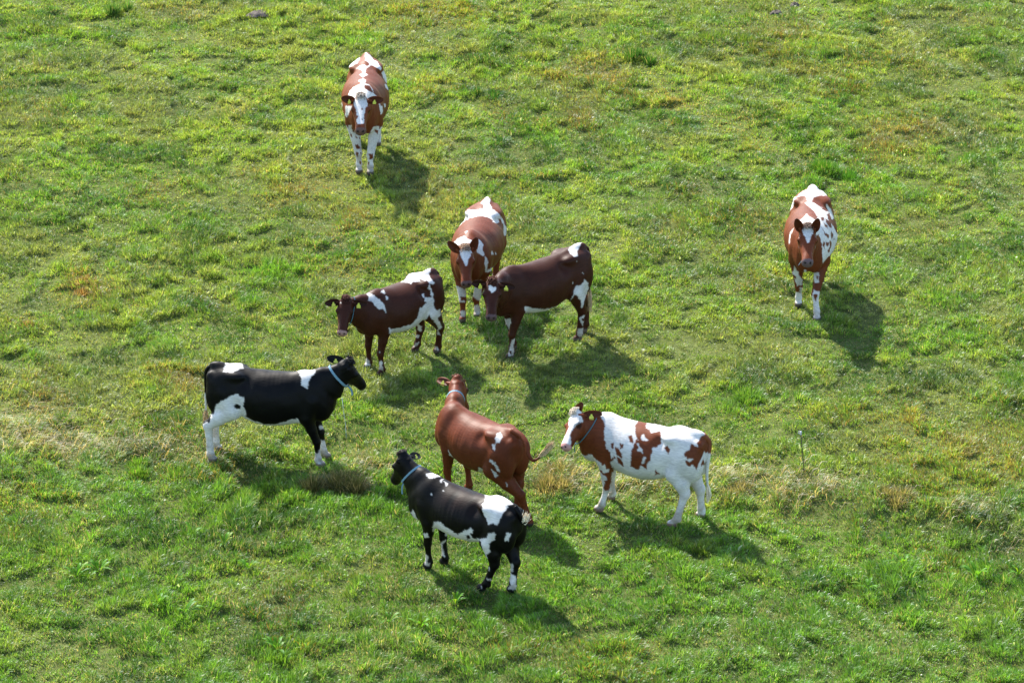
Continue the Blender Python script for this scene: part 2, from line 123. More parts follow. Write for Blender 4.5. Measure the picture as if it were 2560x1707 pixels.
COWS.append({'id':6,'o':[-3.124,-3.717],'hd':-9.1,'w':[0.605,-0.0,1.219],'t':[-0.605,-0.0,1.264],'hoof':{'LF':[0.806,0.149,0.02],'RF':[0.787,-0.104,0.02],'LH':[-0.57,0.17,0.02],'RH':[-0.547,-0.174,0.02]},'poll':[1.146,0.06,1.368],'axis':[0.379,0.51,-0.772],'face':[0.784,0.266,0.561],'hl':0.496,'ears':{'el':[-0.11,0.11,-0.15],'er':[0.18,0.12,0.01]},'hw':0.29,'xt':-0.73,'fx':0.07,'belly':0.06,'joint':{'RF':[0.765,-0.115,0.341],'RH':[-0.574,-0.171,0.491],'LH':[-0.567,0.163,0.44]},'swr':0.04,'bleach':(0.006,0.0045,0.004),'coat':(0.0016,0.0014,0.0016),'label':'black and white cow seen from its right side, white hind legs, wide blue collar','topknot':(1.1,(0.02,0.017,0.016)),'muzzle':(0.02,0.018,0.02),'tags':'el er','hoofcol':(0.2,0.14,0.12),'earcol':(0.0045,0.004,0.004),'collar':{'mat':'STRAP_BLUE','t':0.62,'w':0.029,'end':0.12,'slack':0.02,'enddir':(0.35,0,-0.8)},'switchmat':'HAIR_PALE','tailwhite':0.7,'pa':[0.976,0.215,-0.025],'pb':[-0.064,0.399,0.915],'pd':[0.207,-0.891,0.403],'paint':[('T','W',[(-0.472,1.207),(-0.412,1.192),(-0.4,1.167),(-0.417,1.127),(-0.427,1.065),(-0.362,1.077),(-0.323,1.06),(-0.263,1.092),(-0.179,1.122),(-0.198,1.167),(-0.203,1.202),(-0.193,1.257),(-0.492,1.257)]),('B','W',[(0.485,1.068),(0.497,1.046),(0.525,0.988),(0.52,0.906),(0.56,0.888),(0.592,0.866),(0.605,0.938),(0.635,1.008),(0.69,1.058),(0.685,1.113),(0.48,1.113)]),('BL','W',[(-0.243,0.812),(-0.218,0.768),(-0.163,0.748),(-0.183,0.668),(-0.148,0.583),(-0.143,0.523),(-0.123,0.368),(-0.431,-0.19),(-0.709,-0.19),(-0.7,0.444),(-0.655,0.453),(-0.601,0.453),(-0.571,0.553),(-0.536,0.578),(-0.511,0.678),(-0.462,0.713),(-0.382,0.748),(-0.322,0.788)]),('BL','k',[(-0.307,0.656),(-0.262,0.693),(-0.213,0.663),(-0.221,0.621),(-0.282,0.631)]),('T','W',[(-0.148,0.523),(-0.033,0.473),(0.097,0.438),(0.196,0.433),(0.296,0.463),(0.396,0.488),(0.476,0.505),(0.535,0.418),(0.436,0.348),(-0.063,0.348)]),('LH','W',[(-0.76,0.668),(0.136,0.668),(0.137,-0.191),(-0.759,-0.19)]),('RH','W',[(-0.536,0.578),(-0.571,0.553),(-0.581,0.488),(-0.601,0.453),(-0.76,0.444),(-0.759,-0.19),(-0.262,-0.19),(-0.262,0.568)]),('LF','W',[(0.536,0.238),(0.935,0.238),(0.935,-0.192),(0.536,-0.191)]),('RF','W',[(0.616,0.138),(0.665,0.138),(0.705,0.07),(0.732,0.083),(0.747,0.138),(0.835,0.138),(0.835,-0.192),(0.616,-0.191)]),('BL','W',[(0.743,0.42),(0.825,0.403),(0.795,0.368),(0.743,0.37)])]})
COWS.append({'id':7,'o':[-0.309,-5.14],'hd':132.3,'w':[0.508,-0.0,1.188],'t':[-0.508,0.0,1.192],'hoof':{'LF':[0.527,0.101,0.02],'RF':[0.513,-0.184,0.02],'LH':[-0.708,-0.063,0.02],'RH':[-0.375,-0.141,0.02]},'poll':[1.012,-0.434,1.248],'axis':[0.146,-0.433,-0.889],'face':[0.508,-0.738,0.443],'hl':0.483,'ears':{'el':[0.02,0.19,0.08],'er':[0.15,0.02,0.15]},'hw':0.3,'xt':-0.64,'tail':[[-0.486,0.024,1.202],[-0.636,0.008,1.175],[-0.754,0.027,1.106],[-0.8,0.05,1.01],[-0.861,0.029,0.942],[-0.914,-0.03,0.983]],'switch':[[-0.939,-0.058,1.035],[-0.965,-0.086,1.081],[-0.996,-0.12,1.143],[-1.021,-0.148,1.184]],'swr':0.036,'joint':{'LH':[-0.62,0.012,0.401],'LF':[0.552,0.133,0.34]},'coat':(0.108,0.025,0.0085),'label':'plain chestnut cow seen from behind with its tail swung out and head turned away','topknot':(1.2,(0.14,0.045,0.025)),'muzzle':(0.1,0.06,0.05),'tags':'el er','hoofcol':(0.04,0.03,0.025),'collar':{'mat':'STRAP_BLUE','t':0.45,'w':0.022,'slack':0.0},'pa':[-0.669,-0.744,-0.003],'pb':[0.307,-0.279,0.91],'pd':[-0.677,0.608,0.415],'paint':[('B','W',[(0.12,0.904),(0.159,0.921),(0.186,0.87),(0.155,0.794),(0.11,0.791),(0.1,0.845)]),('B','W',[(0.078,0.785),(0.113,0.785),(0.104,0.697),(0.074,0.73)]),('B','W',[(0.035,0.602),(0.086,0.578),(0.131,0.517),(0.168,0.451),(0.135,0.457),(0.098,0.527),(0.044,0.564)]),('T','W',[(-0.086,0.508),(-0.035,0.475),(0.007,0.514),(0.062,0.493),(0.153,0.408),(0.062,0.36),(-0.108,0.396)]),('B','W',[(-0.461,0.721),(-0.424,0.663),(-0.394,0.615),(-0.442,0.649)]),('BL','W',[(0.22,0.335),(0.259,0.287),(0.244,0.281)])]})
COWS.append({'id':8,'o':[-0.415,-7.069],'hd':144.6,'w':[0.57,0.0,1.167],'t':[-0.57,-0.0,1.114],'hoof':{'LF':[0.629,0.068,0.02],'RF':[0.536,-0.127,0.02],'LH':[-0.223,0.177,0.02],'RH':[-0.524,0.013,0.02]},'poll':[1.065,-0.033,1.312],'axis':[0.52,-0.237,-0.82],'face':[0.796,-0.215,0.566],'hl':0.475,'ears':{'el':[0.15,-0.12,0.08],'er':[0.09,-0.19,0.01]},'hw':0.28,'xt':-0.68,'belly':-0.01,'tail':[[-0.559,0.008,1.103],[-0.625,0.022,1.047],[-0.65,0.017,0.981],[-0.664,0.007,0.921]],'switch':[[-0.675,-0.001,0.961],[-0.698,-0.017,1.011],[-0.705,-0.022,1.052]],'swr':0.05,'joint':{'LH':[-0.358,0.134,0.379],'RH':[-0.526,-0.04,0.367]},'bleach':(0.016,0.0065,0.0042),'coat':(0.0022,0.0016,0.0016),'label':'nearest cow, black with a white hip patch and spotted legs, looking away to the left','topknot':(1.0,(0.02,0.013,0.012)),'muzzle':(0.02,0.018,0.02),'tags':'el er','hoofcol':(0.015,0.012,0.011),'collar':{'mat':'STRAP_BLUE','t':0.5,'w':0.023,'end':0.14,'slack':0.03,'enddir':(0.1,0.1,-1)},'switchmat':'HAIR_WHITE','pa':[-0.81,-0.586,-0.004],'pb':[0.249,-0.351,0.903],'pd':[-0.53,0.73,0.431],'paint':[('B','W',[(-0.583,1.24),(-0.418,1.24),(-0.404,1.2),(-0.463,1.188),(-0.543,1.177),(-0.575,1.214)]),('B','W',[(-0.414,1.164),(-0.375,1.171),(-0.401,1.123)]),('B','W',[(-0.374,1.148),(-0.315,1.123),(-0.343,1.089),(-0.358,1.108)]),('B','W',[(-0.523,1.017),(-0.502,0.986),(-0.515,0.984)]),('B','W',[(-0.376,1.048),(-0.361,1.046),(-0.366,1.03),(-0.379,1.034)]),('T','W',[(0.09,1.029),(0.187,1.04),(0.29,1.011),(0.347,0.949),(0.427,0.888),(0.404,0.872),(0.353,0.872),(0.367,0.849),(0.313,0.783),(0.279,0.715),(0.239,0.637),(0.193,0.669),(0.14,0.646),(0.119,0.715),(0.073,0.783),(0.071,0.875),(0.108,0.954)]),('BL','W',[(-0.735,0.817),(-0.708,0.783),(-0.64,0.641),(-0.68,0.658),(-0.76,0.783)]),('T','W',[(-0.486,0.683),(-0.417,0.677),(-0.349,0.626),(-0.212,0.536),(-0.166,0.558),(-0.069,0.615),(-0.033,0.589),(-0.041,0.547),(-0.069,0.555),(-0.035,0.49),(0.056,0.487),(0.062,0.396),(-0.143,0.396),(-0.372,0.521),(-0.503,0.578)]),('B','k',[(-0.123,0.521),(-0.092,0.529),(-0.061,0.493),(-0.098,0.479)]),('BL','W',[(0.14,0.558),(0.218,0.555),(0.21,0.487),(0.142,0.43),(0.161,0.344),(0.119,0.305),(0.131,0.204),(0.096,0.259),(0.062,0.43),(0.039,0.487),(0.121,0.501)]),('LF','W',[(-0.617,0.55),(-0.56,0.558),(-0.544,0.49),(-0.594,0.502)]),('LF','W',[(-0.6,0.327),(-0.554,0.282),(-0.565,0.196),(-0.594,0.202)]),('LF','W',[(-0.594,0.202),(-0.533,0.196),(-0.546,0.149),(-0.594,0.154)]),('RF','W',[(-0.417,0.43),(-0.354,0.478),(-0.346,0.464),(-0.394,0.419),(-0.386,0.35),(-0.36,0.268),(-0.408,0.293)]),('RF','W',[(-0.36,0.561),(-0.337,0.555),(-0.34,0.51),(-0.354,0.515)]),('BL','W',[(0.345,0.558),(0.395,0.55),(0.37,0.462),(0.313,0.464)]),('RH','W',[(0.379,0.202),(0.425,0.196),(0.424,0.109),(0.391,0.12)]),('RH','W',[(0.395,0.105),(0.461,0.054),(0.464,-0.088),(0.364,-0.088),(0.395,-0.026),(0.382,0.008)]),('RH','k',[(0.385,-0.018),(0.401,-0.026),(0.393,-0.068)]),('LH','W',[(0.134,0.174),(0.156,0.156),(0.148,0.12)]),('LH','W',[(0.119,0.039),(0.179,0.02),(0.171,0.006),(0.125,0.02)]),('LH','W',[(0.051,-0.054),(0.074,-0.049),(0.062,-0.083)])]})
COWS.append({'id':9,'o':[1.706,-5.311],'hd':157.0,'w':[0.588,-0.0,1.209],'t':[-0.588,0.0,1.187],'hoof':{'LF':[0.631,0.173,0.02],'RF':[0.624,-0.184,0.02],'LH':[-0.321,0.225,0.02],'RH':[-0.546,-0.146,0.02]},'poll':[0.986,0.12,1.23],'axis':[0.029,0.836,-0.547],'face':[0.533,0.45,0.716],'hl':0.492,'ears':{'el':[-0.1,0.17,-0.14],'er':[-0.14,0.15,0.06]},'hw':0.31,'xt':-0.68,'belly':0.06,'tail':[[-0.589,-0.0,1.151],[-0.649,-0.048,1.049],[-0.661,-0.009,0.891],[-0.648,-0.004,0.683],[-0.66,-0.009,0.5]],'switch':[[-0.665,-0.011,0.432],[-0.675,-0.015,0.369],[-0.659,-0.008,0.285]],'tailwhite':0.45,'tailcol':(0.17,0.052,0.02),'joint':{'LF':[0.565,0.137,0.313],'LH':[-0.443,0.177,0.436],'RH':[-0.518,-0.137,0.371]},'coat':(0.57,0.545,0.51),'label':'mostly white cow with brown neck and patches, facing left, teal collar under its cheek','topknot':(0.9,(0.7,0.62,0.5)),'muzzle':(0.5,0.27,0.24),'tags':'el','hoofcol':(0.22,0.14,0.11),'collar':{'mat':'STRAP_TEAL','t':0.35,'w':0.012,'end':0.12,'slack':0.05},'earcol':(0.12,0.03,0.01),'earrim':(0.12,0.03,0.01),'switchmat':'HAIR_WHITE','pa':[-0.933,-0.361,0.015],'pb':[0.163,-0.383,0.909],'pd':[-0.322,0.85,0.416],'paint':[('H','R',[(-1.432,1.631),(-0.265,1.63),(-0.266,0.464),(-1.432,0.464)]),('BL','R',[(-0.641,1.169),(-0.61,1.121),(-0.592,1.058),(-0.599,0.941),(-0.583,0.867),(-0.583,0.793),(-0.53,0.761),(-0.518,0.697),(-0.52,0.664),(-0.477,0.71),(-0.459,0.687),(-0.488,0.658),(-0.52,0.634),(-0.512,0.591),(-0.486,0.581),(-0.491,0.533),(-0.509,0.507),(-0.52,0.401),(-0.531,0.335),(-0.552,0.297),(-0.605,0.297),(-0.6,0.369),(-0.61,0.406),(-0.562,0.427),(-0.605,0.496),(-0.584,0.505),(-0.541,0.517),(-0.541,0.549),(-0.584,0.56),(-0.594,0.602),(-0.642,0.591),(-0.642,0.629),(-0.7,0.666),(-0.742,0.719),(-0.774,0.724),(-0.838,0.713),(-0.901,0.74),(-0.954,0.994),(-0.901,1.259),(-0.742,1.259)]),('BL','W',[(-0.525,0.639),(-0.488,0.65),(-0.472,0.57),(-0.511,0.581)]),('LF','R',[(-0.66,0.546),(-0.626,0.538),(-0.626,0.512),(-0.592,0.496),(-0.584,0.464),(-0.621,0.486),(-0.652,0.517)]),('B','R',[(-0.517,0.856),(-0.488,0.864),(-0.481,0.793),(-0.509,0.793)]),('B','R',[(-0.421,0.864),(-0.369,0.846),(-0.375,0.803),(-0.414,0.793)]),('B','R',[(-0.472,0.816),(-0.43,0.814),(-0.414,0.761),(-0.385,0.74),(-0.387,0.685),(-0.456,0.719)]),('B','R',[(-0.448,0.7),(-0.396,0.676),(-0.364,0.579),(-0.409,0.607),(-0.437,0.613)]),('B','R',[(-0.315,0.941),(-0.276,0.954),(-0.258,0.909),(-0.253,0.854),(-0.297,0.872)]),('B','R',[(-0.175,1.148),(0.021,1.116),(-0.096,1.1),(-0.096,1.036),(-0.064,1.026),(-0.053,0.994),(-0.038,0.973),(0.01,0.989),(0.06,1.012),(0.076,0.952),(0.082,0.851),(0.01,0.807),(-0.027,0.803),(-0.032,0.74),(-0.054,0.708),(-0.054,0.664),(-0.086,0.634),(-0.091,0.547),(-0.149,0.576),(-0.16,0.602),(-0.192,0.541),(-0.234,0.558),(-0.297,0.592),(-0.281,0.634),(-0.281,0.74),(-0.255,0.825),(-0.223,0.888),(-0.212,0.92),(-0.236,0.994),(-0.233,1.068),(-0.207,1.111)]),('B','W',[(-0.161,0.952),(-0.128,0.964),(-0.112,0.92),(-0.067,0.891),(-0.096,0.881),(-0.159,0.899)]),('B','W',[(-0.2,0.909),(-0.186,0.825),(-0.142,0.772),(-0.144,0.738),(-0.202,0.769),(-0.202,0.846)]),('B','W',[(-0.138,0.692),(-0.105,0.687),(-0.123,0.623),(-0.157,0.602)]),('B','R',[(0.114,0.807),(0.153,0.827),(0.19,0.774),(0.158,0.732),(0.121,0.772)]),('B','R',[(0.545,0.941),(0.582,0.962),(0.656,0.867),(0.656,0.761),(0.603,0.74),(0.582,0.761),(0.518,0.613),(0.491,0.541),(0.47,0.581),(0.433,0.607),(0.417,0.579),(0.37,0.607),(0.362,0.66),(0.412,0.639),(0.467,0.692),(0.391,0.664),(0.349,0.708),(0.354,0.761),(0.412,0.782),(0.434,0.853),(0.486,0.825),(0.513,0.814),(0.497,0.867),(0.539,0.909)]),('T','R',[(0.004,0.562),(0.031,0.512),(0.071,0.491),(0.031,0.494),(-0.014,0.468),(0.01,0.502)]),('BL','R',[(0.571,0.687),(0.594,0.613),(0.544,0.565)]),('H','W',[(-1.023,1.169),(-0.97,1.27),(-0.88,1.27),(-0.862,1.175),(-0.851,1.111),(-0.933,1.066),(-0.97,1.013),(-1.004,0.941),(-0.989,0.867),(-0.997,0.819),(-1.092,0.782),(-1.145,0.846),(-1.135,0.909),(-1.06,0.952),(-1.021,1.047)])]})
# ---------------------------------------------------------------- the pasture
rngG = np.random.default_rng(11)
STRIP = [(-40, -1.6), (-6.41, -2.84), (-4.87, -3.26), (-3.76, -3.5), (-2.11, -3.97), (-.88, -3.97), (.59, -4.2), (2.03, -4.66), (3.49, -4.6), (4.9, -5.05), (6.1, -5.5), (40, -9)]
def strip_d(x, y):
    """signed distance along y to the unmown fence line (positive = uphill side)"""
    return y - np.interp(x, [s[0] for s in STRIP], [s[1] for s in STRIP])
# clumps: two sizes of hummock
def clumpf(x, y):
    wx = x + (fbm(x * 2.1, y * 2.1, 71, 2) - .5) * .35; wy = y + (fbm(x * 2.1, y * 2.1, 77, 2) - .5) * .35
    a = fbm(wx * 3.7, wy * 3.2, 101, 3); b_ = vnoise(wx * 9, wy * 8.5, 103); c0 = fbm(wx * .8, wy * .8, 107, 2)
    d0 = vnoise(wx * 19 + 5, wy * 18, 109)
    v = np.clip((a - .5) * 2.8 + .5, 0, 1) * .40 + b_ * .30 + d0 * .20 + np.clip((c0 - .5) * 2 + .5, 0, 1) * .10
    return v * v * (3 - 2 * v)
HOOVES = []
for c in COWS:
    a_ = math.radians(c['hd'])
    for h_ in c['hoof'].values():
        HOOVES.append((c['o'][0] + h_[0] * math.cos(a_) - h_[1] * math.sin(a_), c['o'][1] + h_[0] * math.sin(a_) + h_[1] * math.cos(a_)))
def ground_z(x, y):
    z = (fbm(x * .55 + 3, y * .55, 5, 3) - .5) * .05 + (fbm(x * 1.9, y * 1.9 + 7, 8, 3) - .5) * .045
    z = z + .075 * clumpf(x, y) - .035
    d = strip_d(x, y)
    right = np.clip((x - 2.6) / 1.2, 0, 1)
    z = z + .025 * np.exp(-(d / .35) ** 2) * np.clip(1.2 - right, .3, 1)
    z = z - right * .16 / (1 + np.exp((d + .25) / .12)) * np.exp(-np.clip(-d - .5, 0, 9) / 3.0)
    for hx, hy in HOOVES:
        z = z * (1 - .9 * np.exp(-((x - hx) ** 2 + (y - hy) ** 2) / .045))
    return z

gx = np.concatenate([-np.geomspace(900, 12.5, 18), np.arange(-12, 12.01, .065), np.geomspace(12.5, 900, 18)])
gy = np.concatenate([-np.geomspace(900, 14.5, 18), np.arange(-13, 18.5, .06), np.geomspace(20.6, 1200, 18)])
GX, GY = np.meshgrid(gx, gy, indexing='ij')
GZ = ground_z(GX, GY)
far = np.clip((np.maximum(np.abs(GX) - 12, 0) + np.maximum(GY - 20, 0) + np.maximum(-14 - GY, 0)) / 20, 0, 1)
GZ = GZ * (1 - far)
nxg, nyg = GX.shape
I = np.arange(nxg * nyg).reshape(nxg, nyg)
Qg = np.stack([I[:-1, :-1], I[1:, :-1], I[1:, 1:], I[:-1, 1:]], -1).reshape(-1, 4)
soil, nt, b, _ = node_mat('pasture_soil_and_thatch')
N_ = nt.nodes; Lk = nt.links.new
tc = N_.new('ShaderNodeTexCoord')
n1 = N_.new('ShaderNodeTexNoise'); n1.inputs['Scale'].default_value = 9; n1.inputs['Detail'].default_value = 8; n1.inputs['Roughness'].default_value = .7
n2 = N_.new('ShaderNodeTexNoise'); n2.inputs['Scale'].default_value = .5; n2.inputs['Detail'].default_value = 4
Lk(tc.outputs['Object'], n1.inputs['Vector']); Lk(tc.outputs['Object'], n2.inputs['Vector'])
r1 = N_.new('ShaderNodeValToRGB'); Lk(n1.outputs[0], r1.inputs[0])
e = r1.color_ramp.elements; e[0].position = .35; e[0].color = (.07, .09, .024, 1); e[1].position = .65; e[1].color = (.16, .19, .05, 1)
m_ = e.new(.52); m_.color = (.11, .135, .036, 1)
mx = N_.new('ShaderNodeMixRGB'); mx.blend_type = 'MULTIPLY'; mx.inputs[0].default_value = .5
Lk(r1.outputs[0], mx.inputs[1]); Lk(n2.outputs[0], mx.inputs[2]); Lk(mx.outputs[0], b.inputs['Base Color'])
b.inputs['Roughness'].default_value = .95; b.inputs['Specular IOR Level'].default_value = .1
bp = N_.new('ShaderNodeBump'); bp.inputs['Strength'].default_value = .8; bp.inputs['Distance'].default_value = .03
Lk(n1.outputs[0], bp.inputs['Height']); Lk(bp.outputs[0], b.inputs['Normal'])
me = fast_mesh('pasture_ground', np.stack([GX, GY, GZ], -1).reshape(-1, 3), Qg.ravel(), np.full(len(Qg), 4))
tag(link('pasture_ground', me, soil), kind='structure')

def grass_material(name, transl=.50, gloss=.010, rough=.42):
    m = bpy.data.materials.new(name); m.use_nodes = True; nt = m.node_tree; nt.nodes.clear()
    N = nt.nodes; Lk = nt.links.new
    at = N.new('ShaderNodeAttribute'); at.attribute_name = 'col'
    df = N.new('ShaderNodeBsdfDiffuse'); tr = N.new('ShaderNodeBsdfTranslucent'); gl = N.new('ShaderNodeBsdfGlossy')
    gl.inputs['Roughness'].default_value = rough; gl.inputs['Color'].default_value = (.9, .95, 1, 1)
    Lk(at.outputs['Color'], df.inputs['Color'])
    hs = N.new('ShaderNodeMixRGB'); hs.blend_type = 'MULTIPLY'; hs.inputs[0].default_value = 1; hs.inputs[2].default_value = (1.28, 1.22, .62, 1)
    Lk(at.outputs['Color'], hs.inputs[1]); Lk(hs.outputs[0], tr.inputs['Color'])
    m1 = N.new('ShaderNodeMixShader'); m1.inputs[0].default_value = transl; Lk(df.outputs[0], m1.inputs[1]); Lk(tr.outputs[0], m1.inputs[2])
    fr = N.new('ShaderNodeFresnel'); fr.inputs['IOR'].default_value = 1.4
    ml = N.new('ShaderNodeMath'); ml.operation = 'MULTIPLY_ADD'; Lk(fr.outputs[0], ml.inputs[0]); ml.inputs[1].default_value = gloss * 4; ml.inputs[2].default_value = gloss * .3; ml.use_clamp = True
    m2 = N.new('ShaderNodeMixShader'); Lk(ml.outputs[0], m2.inputs[0]); Lk(m1.outputs[0], m2.inputs[1]); Lk(gl.outputs[0], m2.inputs[2])
    o = N.new('ShaderNodeOutputMaterial'); Lk(m2.outputs[0], o.inputs['Surface'])
    return m
GRASS = grass_material('grass_blades')

def blades(px, py, pz, L, lean, az, w, col, rng, tipc=1.15):
    """arrays -> vertices, loops, sizes, colours. each blade: 5 points, quad + triangle, bending over"""
    n = len(px)
    dx, dy = np.cos(az), np.sin(az)
    f = rng.uniform(-.9, .9, n); sx, sy = -np.sin(az + f), np.cos(az + f)      # width direction
    up1 = np.sqrt(np.maximum(1 - (lean * .55) ** 2, .05)); 
    b0 = np.stack([px, py, pz - .01], 1)
    m1 = b0 + np.stack([dx * lean * .55 * L * .55, dy * lean * .55 * L * .55, up1 * L * .55], 1)
    rise = np.sqrt(np.maximum(1 - np.minimum(lean * 1.15, .995) ** 2, .0)) * L * .45
    t1 = m1 + np.stack([dx * np.minimum(lean * 1.15, .995) * L * .45, dy * np.minimum(lean * 1.15, .995) * L * .45, rise - np.maximum(lean - .85, 0) * L * .5], 1)
    W = np.stack([sx * w * .5, sy * w * .5, np.zeros(n)], 1)
    V = np.stack([b0 - W * .8, b0 + W * .8, m1 + W, m1 - W, t1], 1).reshape(-1, 3)
    base = np.arange(n)[:, None] * 5
    F = (base + np.array([0, 1, 2, 3, 3, 2, 4])[None]).ravel()
    S = np.tile([4, 3], n)
    C = np.repeat(col[:, None, :], 5, 1)
    C[:, 4] *= tipc
    return V, F, S, C.reshape(-1, 3)

ORANGE = [(1.37, 10.76, .8), (.9, 10.6, .5), (-1.43, 13.73, .9), (-.9, 13.5, .6), (5.95, 8.21, .7), (-3.01, 5.67, .6), (-5.74, 1.71, .5), (-6.4, .56, .28), (5.79, -3.5, .9), (4.98, -4.2, .6),
          (5.34, 7.34, .5), (1.21, 8.56, .4), (-2.26, 4.24, .5), (-1.57, 3.63, .4), (4.16, 12.51, .7), (4.87, -2.65, .6), (5.9, -4.3, .5), (2.4, 9.4, .4), (3.4, 2.2, .35), (4.4, 4.4, .35), (-5.2, 5.4, .4), (-4.2, -1.5, .5), (-6.1, -1.7, .5)]
BARE = [(2.24, -8.56, .25), (4.25, -8.66, .2), (-1.24, -7.16, .22), (-5.44, -7.16, .2), (1.01, -7.36, .2), (-3.29, -7.57, .22), (-1.63, -6.53, .16), (-4.1, -6.9, .15), (3.1, -7.9, .15), (-.4, -8.6, .2)]
FRESH = [(-5.02, -6.74, .7), (-3.48, -6.1, .8), (-2.57, -9.05, .7), (5.19, -6.95, 1.0), (-3.91, -7.87, .8), (-3.06, -5.34, .9), (-1.22, -8.17, .8), (-.5, -8.9, .7), (4.6, 6.2, .5), (-4.6, 3.3, .9), (-3.2, 2.6, .8), (2.95, -1.91, .4), (-1.6, -5.2, .5)]
def blob(x, y, Ls):
    r = np.zeros(len(x))
    wx = x + (fbm(x * 1.7, y * 1.7, 31, 3) - .5) * .9; wy = y + (fbm(x * 1.7, y * 1.7, 57, 3) - .5) * 1.3
    for a, b_, s in Ls:
        r = np.maximum(r, np.exp(-(((wx - a) / s) ** 2 + ((wy - b_) / (s * 1.3)) ** 2) * 1.4))
    return r
def lerp(a, b_, t): return a + (b_ - a) * t[:, None]
c_ = lambda *v: np.array(v)
CG_FRESH, CG_YEL, CG_OLV, CG_STRAW, CG_ORG, CG_DARK = c_(.112, .240, .028), c_(.232, .305, .050), c_(.205, .225, .075), c_(.42, .33, .17), c_(.27, .145, .045), c_(.035, .105, .018)

def halfw(y): return 5.62 + (y + 9.59) * (8.41 - 5.62) / 23.94
NB = 3000000
y = rngG.uniform(-11.3, 16.6, NB); u = rngG.uniform(-1, 1, NB)
keep = rngG.uniform(0, 1, NB) < (halfw(y) + 1.3) / (halfw(16.6) + 1.3)
y = y[keep]; u = u[keep]; x = u * (halfw(y) + 1.3)
# a thinner fringe of grass carries on past the edges of the view
NF = 620000
yf = rngG.uniform(-15, 23, NF); xf = rngG.uniform(-16, 16, NF); hf_ = halfw(np.clip(yf, -11.3, 16.6)) + 1.3
out = np.maximum(np.abs(xf) - hf_, np.maximum(yf - 16.6, -11.3 - yf))
kf = (out > 0) & (rngG.uniform(0, 1, NF) < 1 - out / 6.0)
x = np.concatenate([x, xf[kf]]); y = np.concatenate([y, yf[kf]]); fringe = np.concatenate([np.zeros(keep.sum(), bool), np.ones(kf.sum(), bool)])
cl = clumpf(x, y)
k = rngG.uniform(0, 1, len(x)) < .60 + .55 * cl
x, y, cl, fringe = x[k], y[k], cl[k], fringe[k]
n = len(x)
e_ = .05
gxn = (clumpf(x + e_, y) - clumpf(x - e_, y)); gyn = (clumpf(x, y + e_) - clumpf(x, y - e_))
sd = strip_d(x, y)
instrip = np.exp(-((sd + (fbm(x * .9, y * .9, 41, 3) - .5) * 1.1) / .42) ** 2) * np.clip((fbm(x * 1.1, y * 1.1, 43, 3) - .36) * 3.4, .12, 1)
instrip = np.clip(instrip * .9, 0, 1) * (1 - .45 * np.clip((x - 3.8) / 1.0, 0, 1))
org = blob(x, y, ORANGE); bare = blob(x, y, BARE); fr = blob(x, y, FRESH)
low = 1 / (1 + np.exp((sd + .3) / .3))                    # the greener field below the fence line
R = rngG.uniform(0, 1, (6, n))
L = (.030 + .080 * cl ** 1.6) * (.6 + .8 * R[0])
L *= .72 + .56 * fbm(x * .42 + 9, y * .42, 501, 3)
L *= 1 + instrip * .7 + fr * .35 - bare * .5 + low * .10
lean = np.clip(.36 + .62 * R[1] + instrip * .3 - fr * .1, .1, 1.0)
az0 = np.arctan2(-gyn, -gxn); g = np.hypot(gxn, gyn); g = g / (g + .06)
flow = fbm(x * .7, y * .7, 201, 2) * 12.0
ax_ = np.cos(az0) * g * 1.0 + np.cos(flow) * .55 + rngG.normal(0, .8, n) + instrip * 1.1
ay_ = np.sin(az0) * g * 1.0 + np.sin(flow) * .55 + rngG.normal(0, .5, n)
az = np.arctan2(ay_, ax_)
tone = fbm(x * .35, y * .35, 301, 3); tone2 = fbm(x * 3.1, y * 2.8, 303, 3); tone3 = vnoise(x * 9, y * 9, 305)
tY = np.clip((tone - .5) * 1.5 + .50 + (tone2 - .5) * 1.6 + (R[2] - .5) * .7 + (tone3 - .5) * .5 - low * .60 - fr * .5, 0, 1)
col = lerp(np.tile(CG_FRESH, (n, 1)), CG_YEL, tY)
col = lerp(col, CG_OLV, np.clip((fbm(x * .9 + 40, y * .9, 307, 3) - .50) * 3.4 + (R[3] - .5) * .3, 0, .55) * (1 - .8 * low))
tD = np.clip((fbm(x * 1.6, y * 1.6, 309, 3) - .56) * 5, 0, .65)
col = lerp(col, CG_DARK, tD * (1 - org))
pale = np.clip(.065 - .035 * low + bare * .5 + instrip * .60 + (1 - cl) * .10 + np.clip((fbm(x * 1.2, y * 1.2, 311, 3) - .57) * 1.2, 0, .2), 0, .85)
dry = R[4] < pale
col[dry] = lerp(col[dry], CG_STRAW, .25 + .65 * rngG.uniform(0, 1, dry.sum()))
og = R[5] < org * .62 + np.clip((fbm(x * .8 - 9, y * .8, 313, 3) - .64) * 2.5, 0, .25)
col[og] = lerp(col[og], CG_ORG, .3 + .6 * rngG.uniform(0, 1, og.sum()))
col *= (.72 + .56 * rngG.uniform(0, 1, n))[:, None]
col *= (.62 + .76 * vnoise(x * 17, y * 16, 401))[:, None]
w = rngG.uniform(.0045, .0095, n) * (1 - .25 * instrip)
w[fringe] *= 1.9; L[fringe] *= 1.15
fl = rngG.uniform(0, 1, n) < .010
w[fl] *= rngG.uniform(1.8, 3.4, fl.sum()); L[fl] *= .8; col[fl] = lerp(col[fl], c_(.50, .55, .40), rngG.uniform(.15, .9, fl.sum()))  # a few broader blades, paled so leaf glints are put into their colour
V, F, S, C_ = blades(x, y, ground_z(x, y), L, lean, az, w, col, rngG)
me = fast_mesh('grass', V, F, S, True, C_)
tag(link('grass', me, GRASS), 'short tufted pasture grass', None, None, 'stuff')
print('grass blades', n)

